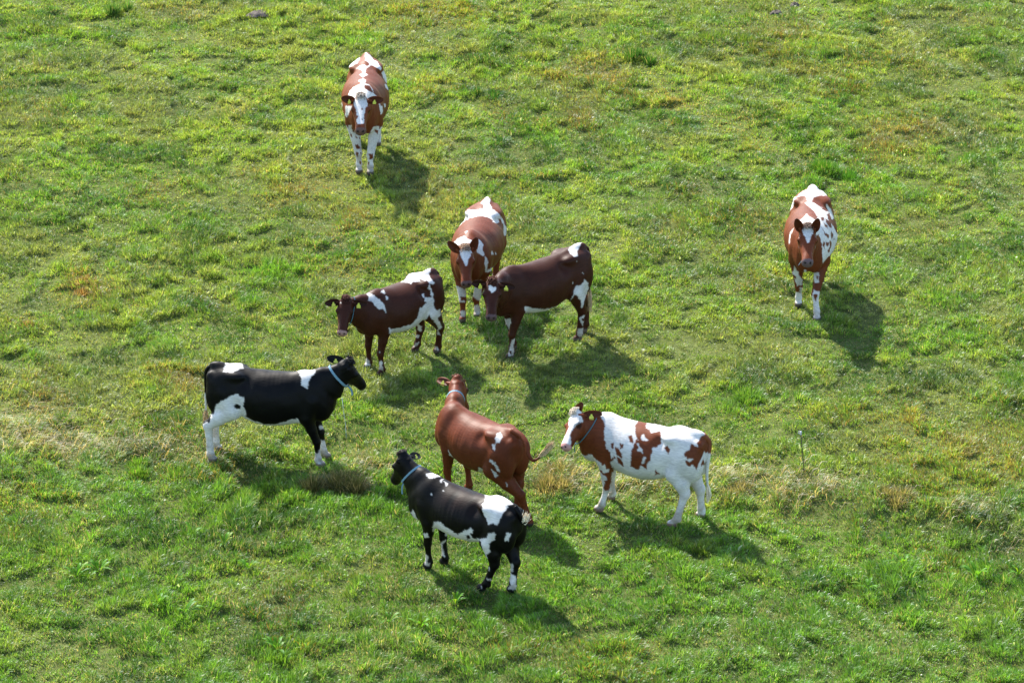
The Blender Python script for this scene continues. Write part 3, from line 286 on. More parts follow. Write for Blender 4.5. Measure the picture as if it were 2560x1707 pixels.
# long dead stems lying along the old fence line
n = 3600
x = rngG.uniform(-7.2, 7.2, n); y = np.interp(x, [s[0] for s in STRIP], [s[1] for s in STRIP]) + rngG.normal(0, .42, n) + .05
k = rngG.uniform(0, 1, n) < np.clip((fbm(x * 1.1, y * 1.1, 43, 3) - .40) * 4.0, .04, 1) * np.where(x > 4.2, .35, 1)
x, y = x[k], y[k]; n = len(x)
pv = []
col = lerp(np.tile(CG_STRAW, (n, 1)), c_(.30, .19, .08), rngG.uniform(0, .8, n)) * rngG.uniform(.75, 1.3, (n, 1))
V, F, S, C_ = blades(x, y, ground_z(x, y) + rngG.uniform(0, .05, n), rngG.uniform(.12, .34, n), rngG.uniform(.86, 1.0, n), rngG.normal(-.2, .8, n) + math.pi * (rngG.uniform(0, 1, n) < .35), rngG.uniform(.003, .006, n), col, rngG)
me = fast_mesh('hay_stems', V, F, S, True, C_)
tag(link('hay_stems', me, GRASS), 'dead straw stems lying along the old fence line', None, None, 'stuff')

def tuft(x0, y0, r, h, n, cols, label, seed, leanmul=1.0, straw=.1, name='grass_tuft', wmul=1.0):
    rg = np.random.default_rng(seed)
    a = rg.uniform(0, 2 * math.pi, n); k_ = rg.integers(0, 4, n)
    cs = rg.normal(0, .42, (4, 2)) * r; sz = rg.uniform(.35, .8, 4)
    rl = r * rg.uniform(0, 1, n) ** .7 * sz[k_]
    x = cs[k_, 0] + rl * np.cos(a); y = cs[k_, 1] + rl * np.sin(a) * .9; rr = np.minimum(rl / sz[k_], r)
    L = h * rg.uniform(.55, 1.1, n) * (1 - .35 * (rr / r) ** 2)
    lean = np.clip((.15 + .75 * rr / r + rg.normal(0, .15, n)) * leanmul, .03, 1.0)
    az = a + rg.normal(0, .5, n)
    col = lerp(np.tile(np.array(cols[0]), (n, 1)), np.array(cols[1]), rg.uniform(0, 1, n))
    s = rg.uniform(0, 1, n) < straw
    col[s] = lerp(col[s], CG_STRAW, rg.uniform(.3, .9, s.sum()))
    col *= rg.uniform(.75, 1.25, (n, 1))
    V, F, S, C_ = blades(x, y, ground_z(x + x0, y + y0) + 0 * x, L, lean, az, rg.uniform(.004, .0085, n) * wmul, col, rg)
    me = fast_mesh(name, V, F, S, True, C_)
    o = link(name, me, GRASS); o.location = (x0, y0, 0)
    return tag(o, label, 'grass tuft', 'tall tufts standing above the short grass')
DK = [(.030, .10, .016), (.055, .14, .02)]; MD = [(.055, .15, .018), (.10, .20, .025)]; BR = [(.10, .13, .04), (.22, .18, .08)]; OG = [(.20, .12, .045), (.30, .17, .06)]
tuft(1.95, 11.24, .20, .22, 800, DK, 'small dark green tuft standing upright above a rusty patch near the top', 1, .8)
tuft(4.50, 6.25, .34, .22, 1300, [(.05, .15, .016), (.10, .22, .025)], 'wide bright green tuft growing behind the far right cow', 2, .9, .03)
tuft(4.95, 6.05, .22, .16, 600, [(.04, .13, .014), (.07, .18, .02)], 'lower green tuft leaning on the wide one behind the far right cow', 3, .9, .03)
tuft(2.95, -1.91, .36, .14, 1000, [(.085, .18, .024), (.13, .25, .035)], 'bluish green tuft in open grass right of the central cows', 4, .95, .04)
tuft(-.31, 9.55, .22, .15, 900, DK, 'flat dark tuft in the grass right of the far brown cow', 5)
tuft(-6.46, 13.6, .16, .26, 700, [(.05, .14, .02), (.10, .20, .05)], 'narrow upright tuft at the far left corner', 6, .6)
tuft(-2.16, -4.49, .38, .27, 1900, [(.06, .09, .028), (.17, .15, .06)], 'big olive brown tussock by the front hooves of the black cow with white hind legs', 7, 1.0, .25, 'tussock')
tuft(.51, -4.45, .36, .20, 1500, BR, 'big straw coloured tussock between the chestnut cow and the white one', 8, 1.1, .4, 'tussock')
tuft(4.60, -4.95, .30, .16, 900, BR, 'brown tussock on the bank at the lower right', 9, 1.1, .3, 'tussock')
tuft(2.75, -4.75, .28, .14, 700, BR, 'low straw tussock below the dark fence rod', 10, 1.1, .3, 'tussock')
tuft(-4.40, -4.05, .38, .15, 1200, [(.085, .18, .02), (.13, .25, .03)], 'round green tuft left of the white hind legs of the black cow', 11, 1.0, .05)
tuft(-6.40, .50, .14, .10, 260, OG, 'small rusty brown tuft at the left edge', 12, 1.0, .4)
tuft(-5.65, 1.75, .28, .12, 650, OG, 'wide rusty brown tuft left of the middle of the field', 13, 1.1, .3)
tuft(3.99, 3.03, .28, .16, 1000, [(.05, .13, .018), (.09, .18, .025)], 'low green tuft left of the far right cow', 14)
tuft(3.45, 12.3, .40, .16, 1100, [(.08, .16, .02), (.13, .20, .03)], 'broad dark clump of grass near the top edge, right of centre', 16, 1.0, .1)
tuft(3.95, 11.9, .3, .13, 700, [(.08, .14, .02), (.16, .16, .04)], 'rusty based clump just below the broad dark one near the top edge', 17, 1.1, .2)

# dock plants: rosettes of broad leaves
DOCK = grass_material('dock_leaves', .5, .004, .5)
def dock(x0, y0, n, Lm, label, seed, group='broad leaved dock plants in the lower field'):
    rg = np.random.default_rng(seed); V = []; F = []; S = []; C_ = []
    for i in range(n):
        a = rg.uniform(0, 2 * math.pi); L = Lm * rg.uniform(.6, 1.15); tilt = rg.uniform(.5, 1.15); wd = L * rg.uniform(.13, .2)
        d = np.array([math.cos(a), math.sin(a)]); s = np.array([-d[1], d[0]])
        col = np.array([.085, .21, .018]) * rg.uniform(.8, 1.25) + np.array([.06, .02, 0]) * (rg.uniform() < .25)
        o = len(V)
        for j, (t, ww) in enumerate(((0, .12), (.2, .3), (.4, .85), (.62, 1.0), (.82, .7), (1.0, .05))):
            r_ = L * math.sin(tilt) * t; z = L * math.cos(tilt) * t + L * .12 * math.sin(t * math.pi) - L * .15 * t ** 3
            c0 = d * r_
            for q, lift in ((-1, .12), (0, 0), (1, .12)):
                V.append((c0[0] + s[0] * wd * ww * q * .5, c0[1] + s[1] * wd * ww * q * .5, .01 + z + wd * ww * lift)); C_.append(col * (1.25 if q == 0 else 1))
        for j in range(5):
            for q in (0, 1):
                b0 = o + j * 3 + q
                F += [b0, b0 + 1, b0 + 4, b0 + 3]; S.append(4)
    me = fast_mesh('dock_plant', np.array(V), F, S, True, np.array(C_))
    ob = link('dock_plant', me, DOCK); ob.location = (x0, y0, float(ground_z(np.array([x0]), np.array([y0]))[0]))
    return tag(ob, label, 'weed', group)
ds = 100
ORD = {1: [''], 2: ['left hand ', 'right hand '], 3: ['leftmost ', 'middle ', 'rightmost '], 4: ['leftmost ', 'second from left ', 'second from right ', 'rightmost '],
       5: ['leftmost ', 'second from left ', 'middle ', 'second from right ', 'rightmost ']}
for cx, cy, k, rad, lab in ((5.0, -6.9, 5, .60, 'dock plant of the bright patch near the lower right edge'),
                            (-3.4, -6.2, 3, .5, 'dock plant below the black cow with white hind legs'),
                            (-4.9, -6.9, 2, .4, 'dock plant near the left edge of the lower field'),
                            (-3.9, -7.9, 2, .4, 'dock plant among bare spots at the lower left'),
                            (-2.6, -8.9, 1, .1, 'single dock plant near the bottom edge, left of centre'),
                            (-1.0, -8.3, 3, .45, 'dock plant in the grass below the nearest cow')):
    xs = np.sort(cx + rad * (np.arange(k) - (k - 1) / 2) * .75 + rngG.uniform(-.07, .07, k))
    for i in range(k):
        ds += 1
        dock(float(xs[i]), cy + rngG.normal(0, rad * .5), int(rngG.integers(9, 15)), rngG.uniform(.17, .25), ORD[k][i] + lab, ds)

def dung(x0, y0, r, label, seed, name='dung_pat', hole=False):
    rg = np.random.default_rng(seed); V = [(0, 0, .055)]; F = []; S = []; nr, na = 7, 28
    for i in range(1, nr + 1):
        for j in range(na):
            a = 2 * math.pi * j / na; rr = r * i / nr * (1 + .18 * math.sin(3 * a + seed) + .10 * math.sin(7 * a + 2))
            z = .055 * (1 - (i / nr) ** 3) + .018 * math.sin(i * 2.4 + a * 2) * (1 - i / nr) + rg.normal(0, .004) - .005
            V.append((rr * math.cos(a), rr * math.sin(a) * .9, z))
    for j in range(na):
        F += [0, 1 + j, 1 + (j + 1) % na]; S.append(3)
    for i in range(nr - 1):
        for j in range(na):
            F += [1 + i * na + j, 1 + (i + 1) * na + j, 1 + (i + 1) * na + (j + 1) % na, 1 + i * na + (j + 1) % na]; S.append(4)
    me = fast_mesh(name, np.array(V), F, S)
    o = link(name, me, DUNG); o.location = (x0, y0, float(ground_z(np.array([x0]), np.array([y0]))[0]) + .015)
    return tag(o, label, 'dung', 'dried dung pats')
DUNG = simple_mat('dried_dung', (.075, .062, .052), .85, .25, .5, 22)
dung(-4.10, 13.5, .19, 'dried grey brown cow pat lying at the top left of the field', 3)
dung(4.30, 13.6, .10, 'darker small cow pat half hidden in grass at the top right', 5)
dung(4.62, 14.0, .08, 'smaller cow pat at the very top edge, right side', 8)

# fence rods left standing on the old line
def rod(x0, y0, topx, h, rad, mat, label, insul, group='thin electric fence rods'):
    t = bpy.data.objects.new('fence_rod', None); scene.collection.objects.link(t); t.location = (x0, y0, 0); t.empty_display_size = .1
    tag(t, label, 'fence rod', group)
    V = []; F = []; S = []; na = 8; pts = [(0, -.12), (topx * .3, h * .33), (topx * .7, h * .66), (topx, h)]
    for px_, z in pts:
        for j in range(na):
            a = 2 * math.pi * j / na; V.append((px_ + rad * math.cos(a), rad * math.sin(a), z))
    for i in range(len(pts) - 1):
        for j in range(na): F += [i * na + j, i * na + (j + 1) % na, (i + 1) * na + (j + 1) % na, (i + 1) * na + j]; S.append(4)
    F += [(len(pts) - 1) * na + j for j in range(na)]; S.append(na)
    link('rod', fast_mesh('rod', np.array(V, float), F, S), mat, t)
    if insul:
        V = []; F = []; S = []; prof = [(.005, -.028), (.011, -.024), (.012, -.010), (.007, -.004), (.013, .003), (.012, .014), (.006, .020)]
        for r_, z in prof:
            for j in range(10):
                a = 2 * math.pi * j / 10; V.append((topx + r_ * math.cos(a), r_ * math.sin(a), h + z))
        for i in range(len(prof) - 1):
            for j in range(10): F += [i * 10 + j, i * 10 + (j + 1) % 10, (i + 1) * 10 + (j + 1) % 10, (i + 1) * 10 + j]; S.append(4)
        F += [60 + j for j in range(10)]; S.append(10)
        # hook for the wire
        o = len(V)
        for k_ in range(7):
            a = math.pi * 1.3 * k_ / 6
            for dx in (-.003, .003):
                for dz in (-.003, .003): V.append((topx - .018 - .016 * math.sin(a) + dx, 0 + dz, h + .004 + .016 * math.cos(a) + dx))
        for k_ in range(6):
            for a_, b_ in ((0, 1), (1, 3), (3, 2), (2, 0)):
                F += [o + k_ * 4 + a_, o + k_ * 4 + b_, o + k_ * 4 + 4 + b_, o + k_ * 4 + 4 + a_]; S.append(4)
        link('insulator', fast_mesh('insulator', np.array(V, float), F, S), simple_mat('white_plastic', (.45, .46, .50), .5, .4, .08, 60), t)
rod(3.57, -4.18, -.06, .57, .0055, simple_mat('rusty_dark_rod', (.045, .03, .022), .7, .4, .4, 30), 'dark metal fence rod with a white insulator, standing alone at the right', True)
rod(-2.06, -3.02, -.05, .52, .0045, simple_mat('pale_fibreglass_rod', (.42, .50, .42), .5, .4, .15, 30), 'pale thin fence rod under the throat of the black cow with white hind legs', False)
rod(-3.42, -3.02, -.03, .32, .005, simple_mat('brown_rod', (.14, .085, .04), .8, .2, .3, 30), 'short brown rod seen under the belly of the black cow', False)

# ---------------------------------------------------------------- cattle: implicit body -> surface net
def smin(a, b, k):
    h = np.clip(0.5 + 0.5 * (b - a) / k, 0, 1)
    return b + (a - b) * h - k * h * (1 - h)

def round_cone(p, a, b, ra, rb):
    a = np.array(a, float); b = np.array(b, float)
    d = b - a
    t = np.clip(((p - a) @ d) / (d @ d), 0, 1)
    q = a + t[:, None] * d
    return np.linalg.norm(p - q, axis=1) - (ra + (rb - ra) * t)

def chain(p, pts, rad, k=0.02):
    r = None
    for i in range(len(pts) - 1):
        d = round_cone(p, pts[i], pts[i + 1], rad[i], rad[i + 1])
        r = d if r is None else smin(r, d, k)
    return r

def ellipsoid(p, c, r):
    r = np.array(r, float)
    q = (p - np.array(c, float)) / r
    n = np.linalg.norm(q, axis=1)
    return (n - 1) * np.minimum(r.min() * 1.3, 1 / np.maximum(np.linalg.norm(q / r, axis=1) / np.maximum(n, 1e-6), 1e-6))

def loft(u, l, v, S):
    """stations rows: u, top, centre, bottom, half width, top exponent, bottom exponent"""
    S = np.array(S, float)
    uc = np.clip(u, S[0, 0], S[-1, 0])
    I = lambda j: np.interp(uc, S[:, 0], S[:, j])
    top, cen, bot, hw, pt, pb = I(1), I(2), I(3), I(4), I(5), I(6)
    up = v > cen
    h = np.where(up, top - cen, cen - bot)
    pw = np.where(up, pt, pb)
    n = ((np.abs(l) / hw) ** pw + (np.abs(v - cen) / h) ** pw + 1e-9) ** (1 / pw)
    d = (n - 1) * np.minimum(hw, h)
    e = np.abs(u - uc)
    return np.where(e > 0, np.sqrt(np.maximum(d, 0) ** 2 + e ** 2) + np.minimum(d, 0) * 0, d)

def surface_nets(F, org, h):
    s = F < 0
    nx, ny, nz = F.shape
    cnt = np.zeros((nx - 1, ny - 1, nz - 1), np.int8)
    offs = [(i, j, k) for i in (0, 1) for j in (0, 1) for k in (0, 1)]
    for i, j, k in offs:
        cnt += s[i:nx - 1 + i, j:ny - 1 + j, k:nz - 1 + k]
    act = np.argwhere((cnt > 0) & (cnt < 8))
    idx = -np.ones(cnt.shape, np.int64)
    idx[act[:, 0], act[:, 1], act[:, 2]] = np.arange(len(act))
    acc = np.zeros((len(act), 3)); num = np.zeros(len(act))
    for a in offs:
        for ax in range(3):
            if a[ax]: continue
            b = list(a); b[ax] = 1
            fa = F[act[:, 0] + a[0], act[:, 1] + a[1], act[:, 2] + a[2]]
            fb = F[act[:, 0] + b[0], act[:, 1] + b[1], act[:, 2] + b[2]]
            m = (fa < 0) != (fb < 0)
            t = np.where(m, fa / np.where(fa == fb, 1, fa - fb), 0)
            pos = np.array(a, float)[None, :].repeat(len(act), 0)
            pos[:, ax] += t
            acc += pos * m[:, None]; num += m
    V = (act + acc / num[:, None]) * h + np.array(org)
    faces = []
    for ax in range(3):
        sl0 = [slice(None)] * 3; sl1 = [slice(None)] * 3
        sl0[ax] = slice(0, F.shape[ax] - 1); sl1[ax] = slice(1, F.shape[ax])
        d = s[tuple(sl0)] != s[tuple(sl1)]
        e = np.argwhere(d)
        o1, o2 = (ax + 1) % 3, (ax + 2) % 3
        ok = (e[:, o1] > 0) & (e[:, o2] > 0) & (e[:, o1] < F.shape[o1] - 1) & (e[:, o2] < F.shape[o2] - 1)
        e = e[ok]
        q = []
        for da, db in ((1, 1), (0, 1), (0, 0), (1, 0)):
            c = e.copy(); c[:, o1] -= da; c[:, o2] -= db
            q.append(idx[c[:, 0], c[:, 1], c[:, 2]])
        q = np.stack(q, 1)
        inside = s[e[:, 0], e[:, 1], e[:, 2]]
        q[~inside] = q[~inside][:, ::-1]
        faces.append(q)
    return V, np.concatenate(faces)

TORSO = [  # x, top, widest, bottom, half width, exponents (for a withers height of 1.18 m)
    (-.745, 1.04, .96, .88, .03, 2, 2), (-.72, 1.11, .95, .83, .085, 2, 2), (-.67, 1.165, .94, .77, .14, 1.9, 2),
    (-.60, 1.19, .92, .71, .185, 1.8, 2), (-.50, 1.195, .90, .665, .22, 1.75, 2), (-.38, 1.185, .88, .63, .245, 1.7, 2.1),
    (-.28, 1.165, .85, .58, .27, 1.8, 2.2), (-.15, 1.15, .83, .545, .30, 1.9, 2.2), (0, 1.145, .82, .535, .31, 1.95, 2.2),
    (.15, 1.15, .82, .545, .30, 1.9, 2.2), (.30, 1.165, .82, .56, .265, 1.75, 2.2), (.42, 1.18, .83, .57, .235, 1.6, 2.2),
    (.52, 1.15, .83, .585, .215, 1.7, 2.1), (.62, 1.08, .83, .61, .18, 1.9, 2), (.70, .99, .82, .66, .13, 2, 2),
    (.75, .88, .81, .73, .06, 2, 2)]
HEAD = [  # along the face, forehead side, centre, jaw side, half width, exponents (for a head length of 0.48 m)
    (-.035, -.03, -.07, -.11, .04, 2, 2), (-.015, .0, -.06, -.14, .068, 2, 2), (.03, .012, -.07, -.18, .088, 2.3, 2.2),
    (.09, .012, -.07, -.205, .098, 2.6, 2.2), (.15, .006, -.07, -.22, .108, 2.6, 2.3), (.20, .0, -.075, -.21, .096, 2.4, 2.3),
    (.27, -.006, -.085, -.185, .076, 2.2, 2.3), (.34, -.012, -.08, -.155, .064, 2.1, 2.3), (.40, -.012, -.075, -.145, .064, 2.2, 2.3),
    (.44, -.016, -.075, -.14, .068, 2.4, 2.3), (.47, -.028, -.08, -.135, .062, 2.3, 2.2), (.487, -.05, -.085, -.12, .04, 2, 2)]

class Cow:
    def __init__(s, c):
        s.c = c
        w, t = np.array(c['w']), np.array(c['t'])
        s.w, s.t, s.sc = w, t, w[2] / 1.18
        s.hs = c['hl'] / .48
        s.ax = np.array(c['axis']); s.ax /= np.linalg.norm(s.ax)
        n = np.array(c['face']); n = n - (n @ s.ax) * s.ax; s.fn = n / np.linalg.norm(n)
        s.lat = np.cross(s.fn, s.ax)
        s.poll = np.array(c['poll'])
        s.kw = c['hw'] / .31
        s.xt = c.get('xt', -.64); s.xw = c.get('xw', .42)
        s.ext = (w[0] - t[0]) / (s.xw - s.xt)
        s.hoof = {k: np.array(v) for k, v in c['hoof'].items()}
        s.belly = c.get('belly', .04)
        s.legs()
        s.neck()
    def tx(s, x): return s.t[0] + (x - s.xt) * s.ext
    def T(s, x, y, z):
        X = s.tx(x); f = (X - s.t[0]) / (s.w[0] - s.t[0])
        return np.array([X, y * s.kw, z / 1.18 * (s.t[2] / 1.012 + (s.w[2] - s.t[2] / 1.012) * f)])
    def legs(s):
        k = s.sc; s.L = {}
        for n, hf in s.hoof.items():
            sg = 1 if n[0] == 'L' else -1
            g = lambda a, b, f: a + (b - a) * f
            if n[1] == 'F':
                fx = s.c.get('fx', .03); sh = s.T(.45 + fx, sg * .13, .86); el = s.T(.39 + fx, sg * .15, .66)
                kn = np.array([g(el[0], hf[0], .62) + .015, g(el[1], hf[1], .6), .345 * k])
                if n in s.c.get('joint', {}): kn = np.array(s.c['joint'][n])
                fe = np.array([g(kn[0], hf[0], .80) - .005, g(kn[1], hf[1], .85), .115 * k])
                up = g(el, kn, .5)
                cb = g(kn, fe, .3)
                pts = [sh, el, up, kn, cb, fe, hf + [-.0, 0, .045 * k]]
                rad = [.10, .090, .061, .046, .032, .038, .034]
            else:
                hp = s.T(-.50, sg * .12, .88); st = s.T(-.42, sg * .155, .68)
                hk = np.array([hf[0] - .05, g(st[1], hf[1], .7), .43 * k])
                if n in s.c.get('joint', {}): hk = np.array(s.c['joint'][n])
                fe = np.array([g(hk[0], hf[0], .62), g(hk[1], hf[1], .9), .12 * k])
                up = g(st, hk, .5) + np.array([-.02, 0, 0])
                cb = g(hk, fe, .35)
                pts = [hp, st, up, hk, cb, fe, hf + [-.0, 0, .045 * k]]
                rad = [.135, .122, .092, .058, .041, .044, .038]
            s.L[n] = (pts, [r * k for r in rad], hf)
    def neck(s):
        k = s.sc
        a = s.T(.50, 0, .90)
        e = s.poll + s.ax * .08 * s.hs - s.fn * .115 * s.hs
        m = (a + e) / 2 + np.array([0, 0, -.01])
        b1 = np.array([a[0] * .75 + m[0] * .25, m[1] * .15, a[2] * .72 + m[2] * .28])
        s.N = [(a, .27 * k, .165 * k * s.kw ** .5), (b1, .255 * k, .15 * k), (m + [0, 0, 0.0], .205 * k, .115 * k), (e, .122 * s.hs, .082 * s.hs)]
        s.Npts = s.N
    def d_neck(s, p):
        r = None
        for i in range(len(s.N) - 1):
            (a, va, la), (b, vb, lb) = s.N[i], s.N[i + 1]
            d = b - a; L = np.linalg.norm(d); u = d / L
            lt = np.cross([0, 0, 1.], u); lt /= np.linalg.norm(lt); ut = np.cross(u, lt)
            q = p - a
            t = np.clip(q @ u / L, 0, 1)
            rv = va + (vb - va) * t; rl = la + (lb - la) * t
            al = q @ u - t * L
            n = np.sqrt((q @ lt / rl) ** 2 + (q @ ut / rv) ** 2 + (al / rl) ** 2)
            dd = (n - 1) * rl
            r = dd if r is None else smin(r, dd, .05)
        al = (p - s.N[0][0]) @ (s.N[-1][0] - s.N[0][0]) / np.linalg.norm(s.N[-1][0] - s.N[0][0])
        return r + .0035 * np.sin(al * 62 + p[:, 2] * 9 + s.c['id']) * np.clip((1.1 * s.sc - p[:, 2]) / .3, 0, 1) + .005 * np.sin(al * 19 + s.c['id'] * 2) * np.sin(p[:, 2] * 15)
    def d_head(s, p):
        q = (p - s.poll) / s.hs
        u, v, l = q @ s.ax, q @ s.fn, q @ s.lat
        d = loft(u, l, v, HEAD)
        for sg in (1, -1):
            d = smin(d, np.linalg.norm(np.stack([u - .168, (l - sg * .085), v + .03], 1), axis=1) - .031, .02)   # brow
            d = np.maximum(d, -(np.linalg.norm(np.stack([u - .478, (l - sg * .032), v + .045], 1), axis=1) - .011))  # nostril
        tuft = s.c.get('tuft', .5)
        d = smin(d, ellipsoid(np.stack([u, l, v], 1), (-.005, 0, 0.0), (.05, .055, .03 + .025 * tuft)), .03)
        return d * s.hs
    def d_torso(s, p):
        f = (p[:, 0] - s.t[0]) / (s.w[0] - s.t[0])
        x = s.xt + f * (s.xw - s.xt)
        zt = s.t[2] / 1.012
        z = p[:, 2] * 1.18 / (zt + (s.w[2] - zt) * np.clip(f, -.2, 1.3))
        y = p[:, 1] / s.kw
        S = np.array(TORSO); S[:, 3] -= s.belly * np.exp(-((S[:, 0] - .02) / .4) ** 2)
        d = loft(x, y, z, S)
        q = np.stack([x, np.abs(y), z], 1)
        d = smin(d, ellipsoid(q, (-.37, .165, 1.10), (.085, .052, .042)), .09)      # hook bones
        d = smin(d, ellipsoid(q, (-.675, .10, 1.05), (.05, .045, .06)), .05)      # pin bones
        d = smin(d, ellipsoid(q, (-.50, .125, .87), (.19, .115, .25)), .06)       # thigh
        d = smin(d, ellipsoid(q, (-.59, .115, .80), (.13, .095, .22)), .09)      # ham
        d = smin(d, ellipsoid(q, (.44, .125, .83), (.13, .105, .25)), .06)        # shoulder
        d = smin(d, ellipsoid(q, (.64, .07, .72), (.09, .07, .12)), .07)          # brisket
        d = smin(d, ellipsoid(q, (-.61, 0, 1.165), (.09, .035, .035)), .06)       # tail head
        # slight ribs and the hollow before the hook bone
        ph = s.c['id'] * 1.7
        und = .0022 * (np.sin(x * 13 + ph + z * 6) * np.sin(z * 17 + y * 9 + ph * 2) + .7 * np.sin(x * 27 - z * 12 + ph * 3) * np.sin(z * 31 + x * 9 + y * 14))
        rib = und + .0022 * np.sin(x * 2 * np.pi / .055 + z * 3 + 1.2 * np.sin(x * 19 + ph)) * (.6 + .4 * np.sin(z * 14 + x * 7 + ph)) * np.exp(-((x - .08) / .2) ** 2 - ((z - .88) / .18) ** 2)
        hol = .032 * np.exp(-((x + .24) / .07) ** 2 - ((z - 1.03) / .07) ** 2)
        return (d + rib + hol) * s.sc
    def d_leg(s, p, n):
        pts, rad, hf = s.L[n]
        d = chain(p, pts, rad, .022)
        if n[1] == 'H':   # the point of the hock, behind the joint
            hk = pts[3]; d = smin(d, round_cone(p, hk + [-.032, 0, .035], hk + [-.015, 0, -.03], .024, .026), .04)
        d = smin(d, ellipsoid(p, hf + [.018, 0, .025], np.array([.062, .047, .05]) * s.sc), .015)
        for dc in (-.018, .018):
            d = smin(d, np.linalg.norm(p - (pts[5] + np.array([-.035, dc, -.025])), axis=1) - .014, .02)
        d = np.maximum(d, -(p[:, 2] - (-.03)))
        return d
    def tail_pts(s):
        t = s.c.get('tail')
        if t: return [np.array(q, float) for q in t]
        a = s.T(-.64, 0, 1.165); r = s.T(-.738, 0, 1.09)
        h = s.T(-.755, .0, .82); e = s.T(-.765, .01, .58)
        return [a, r, h, e]
    def field(s, p):
        d = s.d_torso(p)
        d = smin(d, s.d_neck(p), .07)
        d = smin(d, s.d_head(p), .03)
        for n in s.L:
            d = smin(d, s.d_leg(p, n), .035)
        return d
    def mesh(s, h):
        lo = np.array([s.tx(-.82), -.45, -.04]); hi = np.array([s.tx(.80), .45, max(s.w[2], s.t[2]) + .09])
        m = s.poll + s.ax * s.c['hl']
        lo = np.minimum(lo, np.minimum(m, s.poll) - .16); hi = np.maximum(hi, np.maximum(m, s.poll) + .16)
        for k, v in s.hoof.items():
            lo = np.minimum(lo, v - .12); hi = np.maximum(hi, v + .12)
        lo[2] = -.05
        n = np.ceil((hi - lo) / h).astype(int)
        X = [lo[i] + np.arange(n[i]) * h for i in range(3)]
        G = np.stack(np.meshgrid(*X, indexing='ij'), -1).reshape(-1, 3)
        F = s.d_torso(G)
        F = smin(F, s.d_neck(G), .07)
        def local(lo_, hi_, fn, k):
            m = np.all((G > lo_) & (G < hi_), axis=1)
            i = np.nonzero(m)[0]
            F[i] = smin(F[i], fn(G[i]), k)
        e = s.poll + s.ax * s.c['hl']
        local(np.minimum(s.poll, e) - .28, np.maximum(s.poll, e) + .28, s.d_head, .03)
        for nme in s.L:
            P_ = np.array(s.L[nme][0] + [s.hoof[nme]])
            local(P_.min(0) - .2, P_.max(0) + .2, lambda q, nme=nme: s.d_leg(q, nme), .035)
        return surface_nets(F.reshape(n), lo, h)
    def part_id(s, V):
        d = [s.d_torso(V), s.d_neck(V), s.d_head(V) - .02] + [s.d_leg(V, n) + (.03) for n in ('LF', 'RF', 'LH', 'RH')]
        return np.argmin(np.stack(d), 0)     # 0 torso 1 neck 2 head 3.. legs

def leaf_ear(base, d, side, up, L, W):
    """a cupped ear with thickness: returns verts, quads, coordinate along"""
    d = d / np.linalg.norm(d)
    wv = np.cross(d, up); wv /= np.linalg.norm(wv); nv = np.cross(wv, d)
    V = []; n = 9; mth = 7
    prof = [.42, .68, .9, 1.0, 1.02, .98, .88, .68, .34]
    for layer in (0, 1):
        for i in range(n):
            t = i / (n - 1)
            for j in range(mth):
                a = (j / (mth - 1) - .5) * 2
                w = prof[i] * W * .5
                cup = (a * a) * .35 * w + (1 - t) * .012 * 0
                V.append(base + d * (t * L) + wv * (a * w) + nv * (cup - layer * (.011 * (1 - abs(a) ** 3) * (1 - t * .5) + .0015)))
    Q = []
    f = lambda l, i, j: l * n * mth + i * mth + j
    for i in range(n - 1):
        for j in range(mth - 1):
            Q.append((f(0, i, j), f(0, i, j + 1), f(0, i + 1, j + 1), f(0, i + 1, j)))
            Q.append((f(1, i, j), f(1, i + 1, j), f(1, i + 1, j + 1), f(1, i, j + 1)))
        for j in (0, mth - 1):
            q = (f(0, i, j), f(0, i + 1, j), f(1, i + 1, j), f(1, i, j))
            Q.append(q if j == 0 else q[::-1])
    for j in range(mth - 1):
        Q.append((f(0, n - 1, j), f(0, n - 1, j + 1), f(1, n - 1, j + 1), f(1, n - 1, j)))
    return np.array(V), Q, nv

def tube(pts, rad, seg=10, sub=6):
    """smooth tube through points: verts, quads"""
    P_ = [np.array(q, float) for q in pts]; R_ = list(rad)
    C_ = [2 * P_[0] - P_[1]] + P_ + [2 * P_[-1] - P_[-2]]
    path = []; rr = []
    for i in range(len(P_) - 1):
        for k in range(sub):
            t = k / sub; a, b, c, d = C_[i:i + 4]
            path.append(.5 * ((2 * b) + (c - a) * t + (2 * a - 5 * b + 4 * c - d) * t * t + (-a + 3 * b - 3 * c + d) * t ** 3))
            rr.append(R_[i] + (R_[i + 1] - R_[i]) * t)
    path.append(P_[-1]); rr.append(R_[-1])
    V = []; Q = []
    prev = None
    for i, q in enumerate(path):
        tg = path[min(i + 1, len(path) - 1)] - path[max(i - 1, 0)]; tg /= np.linalg.norm(tg)
        if prev is None:
            prev = np.cross(tg, [0.31, .2, .93]); 
        u = prev - (prev @ tg) * tg; u /= np.linalg.norm(u); prev = u; w = np.cross(tg, u)
        for j in range(seg):
            a = 2 * math.pi * j / seg
            V.append(q + (u * math.cos(a) + w * math.sin(a)) * rr[i])
    for i in range(len(path) - 1):
        for j in range(seg):
            Q.append((i * seg + j, i * seg + (j + 1) % seg, (i + 1) * seg + (j + 1) % seg, (i + 1) * seg + j))
    V.append(path[0]); V.append(path[-1]); n = len(V)
    for j in range(seg):
        Q.append((n - 2, (j + 1) % seg, j)); b = (len(path) - 1) * seg
        Q.append((n - 1, b + j, b + (j + 1) % seg))
    return np.array(V), Q, path, rr

